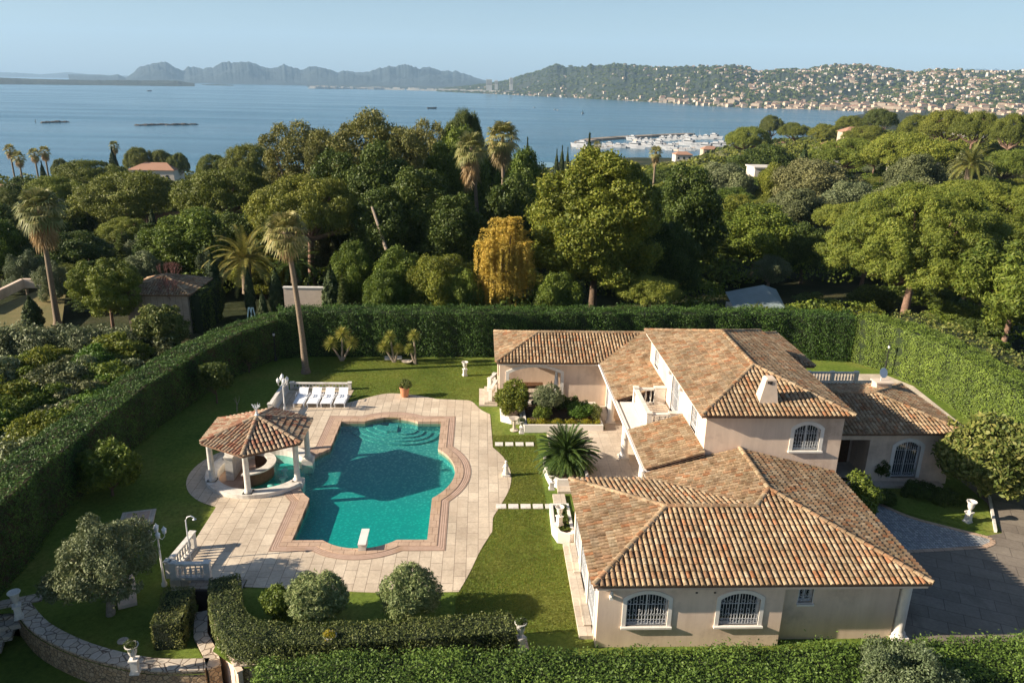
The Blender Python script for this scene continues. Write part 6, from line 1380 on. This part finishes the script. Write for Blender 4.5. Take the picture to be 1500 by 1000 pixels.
# trees of the hill as a mass, houses on it
RW,CL=60,420
def hill_pt(fi,fj):
    i=int(fi*CL); j=int(fj*RW); i=min(i,CL-1); j=min(j,RW-1); a=fi*CL-i;b=fj*RW-j
    g_=lambda i,j: Vector(hv[i*(RW+1)+j]); return (g_(i,j)*(1-a)+g_(i+1,j)*a)*(1-b)+(g_(i,j+1)*(1-a)+g_(i+1,j+1)*a)*b
g=np.random.default_rng(3); P_=[];N_=[];S_=[]
for k in range(6500):
    fi=g.uniform(0,1);fj=g.uniform(0,1)**1.2*.8; p=hill_pt(fi,fj); e=g.normal(0,1,(26,3)); e/=np.linalg.norm(e,axis=1)[:,None]; e[:,2]=np.abs(e[:,2]); r=g.uniform(5,10)
    P_.append(np.array(p)+e*np.array([r,r,r*.75])); N_.append(e); S_.append(np.full(26,r*.42))
o=link('hill_wood',leafmesh('hill_wood',np.vstack(P_),np.vstack(N_),np.concatenate(S_),.8,.4,4),'pinedark'); o['kind']='stuff'; tag(o,'dark woods covering the hill across the bay','trees')
def hhouse(w,d,h,rh,wm,rm,nf=2):
    me=MB(); me.box(-w/2,w/2,-d/2,d/2,-5,h); nw=len(me.f)
    me.add([(-w/2-.6,-d/2-.6,h),(w/2+.6,-d/2-.6,h),(w/2+.6,d/2+.6,h),(-w/2-.6,d/2+.6,h),(-w/4,0,h+rh),(w/4,0,h+rh)],[(0,1,5,4),(1,2,5),(2,3,4,5),(3,0,4)]) if rh else me.add([(-w/2-.4,-d/2-.4,h+.3),(w/2+.4,-d/2-.4,h+.3),(w/2+.4,d/2+.4,h+.3),(-w/2-.4,d/2+.4,h+.3)],[(0,1,2,3)])
    nr=len(me.f)
    for fl in range(nf):
        for i in range(int(w/3.2)):
            x=-w/2+1.8+i*3.2; zz=1.2+fl*3; me.add([(x-.6,-d/2-.08,zz),(x+.6,-d/2-.08,zz),(x+.6,-d/2-.08,zz+1.4),(x-.6,-d/2-.08,zz+1.4)],[(0,1,2,3)])
    mesh=bpy.data.meshes.new('hillside_house'); mesh.from_pydata(me.v,[],me.f)
    for s_ in (wm,rm,'glass'): mesh.materials.append(M[s_])
    for i,p in enumerate(mesh.polygons): p.material_index=0 if i<nw else 1 if i<nr else 2
    return mesh
HM=[(hhouse(14,10,6,2.6,'farwhite','farroof'),'white hillside villa with a tiled roof across the bay','white villas on the hill'),(hhouse(18,11,6,2.4,'farcream','farroof'),'cream hillside villa with a tiled roof across the bay','cream villas on the hill'),(hhouse(12,10,8,0,'farwhite','farwhite'),'white flat roofed hillside house across the bay','flat roofed houses on the hill'),(hhouse(26,13,15,2,'farcream','farroof',5),'cream apartment block of the town across the bay','apartment blocks across the bay')]
spots=[]; q=random.Random(31)
while len(spots)<1700:
    fi=q.uniform(.02,1); px=HS[0][0]+(HS[-1][0]-HS[0][0])*fi; fj=q.random()*.745; 
    dens=.16+.84*min(1,max(0,(px-900)/350)); dens*= (1.25-.9*fj/.745) if px<1000 else (1.15-.45*fj/.745)
    n_=.5+.5*math.sin(px*.021+fj*9)*math.sin(px*.047-fj*13); dens*=.35+.8*n_
    if px<960 and .1<fj<.45: dens*=.45
    if 1180<px<1340 and fj>.66: dens=0
    if q.random()>dens: continue
    p=hill_pt(fi,fj); town=fj<.07 and px>930
    spots.append((p,3 if town and q.random()<.7 else q.choice([0,0,1,1,2]),px))
for k in range(150):
    px=q.uniform(960,1560); fi=(px-HS[0][0])/(HS[-1][0]-HS[0][0]); spots.append((hill_pt(fi,q.uniform(.004,.06)),3,px))
for k in range(60):
    px=q.uniform(700,960); fi=(px-HS[0][0])/(HS[-1][0]-HS[0][0]); spots.append((hill_pt(fi,q.uniform(.01,.05)),q.choice([0,1,2]),px))
spots.sort(key=lambda s:s[0].y - (600 if s[1]==3 else 0)); rest=[[],[],[],[]]
for n_,(p,t_,px) in enumerate(spots):
    s_=q.uniform(.5,.95); rz=q.uniform(-.6,.6); 
    if n_<290 :
        o=bpy.data.objects.new('hillside_house' if t_<3 else 'apartment_block',HM[t_][0]); col.objects.link(o); o.location=p+Vector((0,0,1)); o.rotation_euler=(0,0,rz); o.scale=(s_,)*3; tag(o,HM[t_][1],'house' if t_<3 else 'apartment block',HM[t_][2])
    else: rest[t_].append((p,s_,rz))
for t_ in range(4):
    if not rest[t_]: continue
    src=HM[t_][0]; V=np.array([v.co[:] for v in src.vertices]); Fs=[tuple(p.vertices) for p in src.polygons]; MI=[p.material_index for p in src.polygons]; vs=[];fs=[];mi=[]; b=0
    for p,s_,rz in rest[t_]:
        c,s2=math.cos(rz),math.sin(rz); W=V*s_; X_=W[:,0]*c-W[:,1]*s2+p.x; Y_=W[:,0]*s2+W[:,1]*c+p.y; vs+=list(zip(X_.tolist(),Y_.tolist(),(W[:,2]+p.z+1).tolist())); fs+=[tuple(b+i for i in f) for f in Fs]; mi+=MI; b+=len(V)
    me=bpy.data.meshes.new('distant_houses'); me.from_pydata(vs,[],fs); [me.materials.append(x) for x in src.materials]; me.polygons.foreach_set('material_index',mi); o=link('distant_houses',me,None); o['kind']='stuff'; tag(o,['countless small white villas scattered over the hill','countless small cream villas scattered over the hill','countless flat roofed houses scattered over the hill','mass of apartment blocks along the far shore'][t_],'houses')
# beach strip along the far shore
m=MB(); pts=[hill_pt(i/200,.0) for i in range(30,201)]
vs=[];
for i in range(45,201):
    px=HS[0][0]+(HS[-1][0]-HS[0][0])*i/200; a=P(px,lerp_tab(px,SH)-.2,SEA); vs+=[(a[0],a[1]-14,SEA+.4),(a[0],a[1]+40,SEA+3.5)]
m.add(vs,[(2*i,2*i+2,2*i+3,2*i+1) for i in range(len(vs)//2-1)]); o=m.build('beach','farcream'); o['kind']='structure'
# landmarks
def tower(px,py,Dd,w,h,label,mat='farwhite'):
    x,_,z=atY(px,py,Dd); t=thing('tower_block',label,'tower block',(x,Dd,z-h)); m=MB(); m.box(-w/2,w/2,-9,9,-30,h); m.build('wall',mat,t)
    for fl in range(int(h/6)): m=MB(); m.box(-w/2+1.5,w/2-1.5,-9.1,-8.9,fl*6+2,fl*6+4.2); m.build('window','glass',t)
tower(716.5,116.5,4750,34,32,'wide pale tower block at the left end of the wooded hill'); tower(727,118,4750,18,22,'lower pale tower block beside the wide one'); tower(749,114,4500,18,36,'slim pale tower block on the left slope of the hill')
x,_,z=atY(930,93.5,hfoot(930)+1500); tag(MB().tube([(x,hfoot(930)+1500,z-40),(x,hfoot(930)+1500,z)],[2.6,1.6],6).build('relay_mast','rock'),'thin mast on the skyline of the hill','mast')
D_=hfoot(1231)+1480; x,_,z=atY(1231,97,D_); t=thing('hilltop_tower','pale hilltop building on the highest point of the hill','building',(x,D_,z-14)); m=MB(); m.box(-22,22,-8,8,-20,6); m.build('wall','farcream',t); m=MB(); m.box(-6,6,-6,6,6,15); m.build('tower','farcream',t)
# town strip on the far plain
q=random.Random(4)
mm=MB()
for k in range(160):
    px=q.uniform(455,760); a=P(px,lerp_tab(px,[(455,130.0),(560,131.5),(640,133.5),(760,139)]),SEA); w=q.uniform(14,50); h=q.uniform(6,20); mm.box(a[0]-w/2,a[0]+w/2,a[1],a[1]+20,SEA,SEA+h)
o=mm.build('distant_town','farwhite'); o['kind']='stuff'; tag(o,'pale strip of town along the shore under the mountains','town')
# ---- labels for the trees
ORD=['leftmost','second from the left','third from the left','fourth from the left','fifth from the left','sixth from the left','seventh from the left','eighth from the left']
groups={}
for o,d in TREES:
    x,y,z=o.location; px,py=proj((x,y,z+2)); c=['at far left','by the hut','left','left of centre','in the centre','right of centre','behind the villa','at right','at far right'][max(0,min(8,int(px/167)))]
    r='left of the garden' if y<58 else 'behind the hedge' if y<72 else 'in the near wood' if y<100 else 'in the middle wood' if y<160 else 'in the far wood' if y<260 else 'near the bay'
    groups.setdefault((d,r,c),[]).append((px,o))
for (d,r,c),L in groups.items():
    L.sort(key=lambda t:t[0])
    for i,(px,o) in enumerate(L):
        o['label']=f"{d} {r} {c}"+('' if len(L)==1 else ', '+(ORD[i] if i<8 else 'one of the rest')); o['group']='trees and shrubs beyond the hedge'
HAZE=.000055
# ================= light, air, camera =================
w=bpy.data.worlds.new('World'); sc.world=w; w.use_nodes=True; nt=w.node_tree
for n in list(nt.nodes): nt.nodes.remove(n)
sky=nt.nodes.new('ShaderNodeTexSky'); sky.sky_type='NISHITA'; sky.sun_disc=False; sky.sun_elevation=SUN_EL
sunv=Vector((-math.cos(SUN_EL)*math.cos(SUN_AZ),-math.cos(SUN_EL)*math.sin(SUN_AZ),math.sin(SUN_EL)))
sky.sun_rotation=math.atan2(sunv.x,sunv.y); sky.altitude=60; sky.air_density=1.0; sky.dust_density=1.1; sky.ozone_density=3.2
bg=nt.nodes.new('ShaderNodeBackground'); bg.inputs['Strength'].default_value=.058; ou=nt.nodes.new('ShaderNodeOutputWorld')
nt.links.new(sky.outputs[0],bg.inputs[0]); nt.links.new(bg.outputs[0],ou.inputs[0])
sl=bpy.data.lights.new('sun','SUN'); sl.energy=5.0; sl.angle=R(.5); sl.color=(1,.87,.70); so=bpy.data.objects.new('sun',sl); col.objects.link(so); so.rotation_euler=sunv.to_track_quat('Z','Y').to_euler()
m=MB(); m.box(-24500,24500,-20,26500,-46,1400); hz=m.build('haze',None); hz['kind']='stuff'
hm,nt,o=newmat('haze_air'); pv=nt.nodes.new('ShaderNodeVolumePrincipled'); pv.inputs['Color'].default_value=(.52,.76,1.0,1); pv.inputs['Density'].default_value=HAZE; pv.inputs['Anisotropy'].default_value=.0
nt.links.new(pv.outputs[0],o.inputs['Volume']); hz.data.materials.append(hm)
cam=bpy.data.cameras.new('camera'); cam.sensor_width=36; cam.lens=36*F/1500; cam.clip_end=90000; cam.clip_start=.5
co=bpy.data.objects.new('camera',cam); col.objects.link(co); mt=Matrix((CR[0],-CR[1],-CR[2])).transposed().to_4x4(); mt.translation=(0,0,CH); co.matrix_world=mt; sc.camera=co
sc.view_settings.view_transform='Standard'; sc.view_settings.look='None'; sc.view_settings.exposure=1.08; sc.view_settings.gamma=1
sc.render.engine='CYCLES'; sc.cycles.volume_bounces=1; sc.cycles.max_bounces=8; sc.cycles.transparent_max_bounces=12; sc.cycles.diffuse_bounces=3
for o in list(PROTO.values()):
    if not o['used']:
        for ch in list(o.children): bpy.data.objects.remove(ch)
        bpy.data.objects.remove(o)
for o in bpy.data.objects:
    for k in ('H','W','used'):
        if k in o: del o[k]
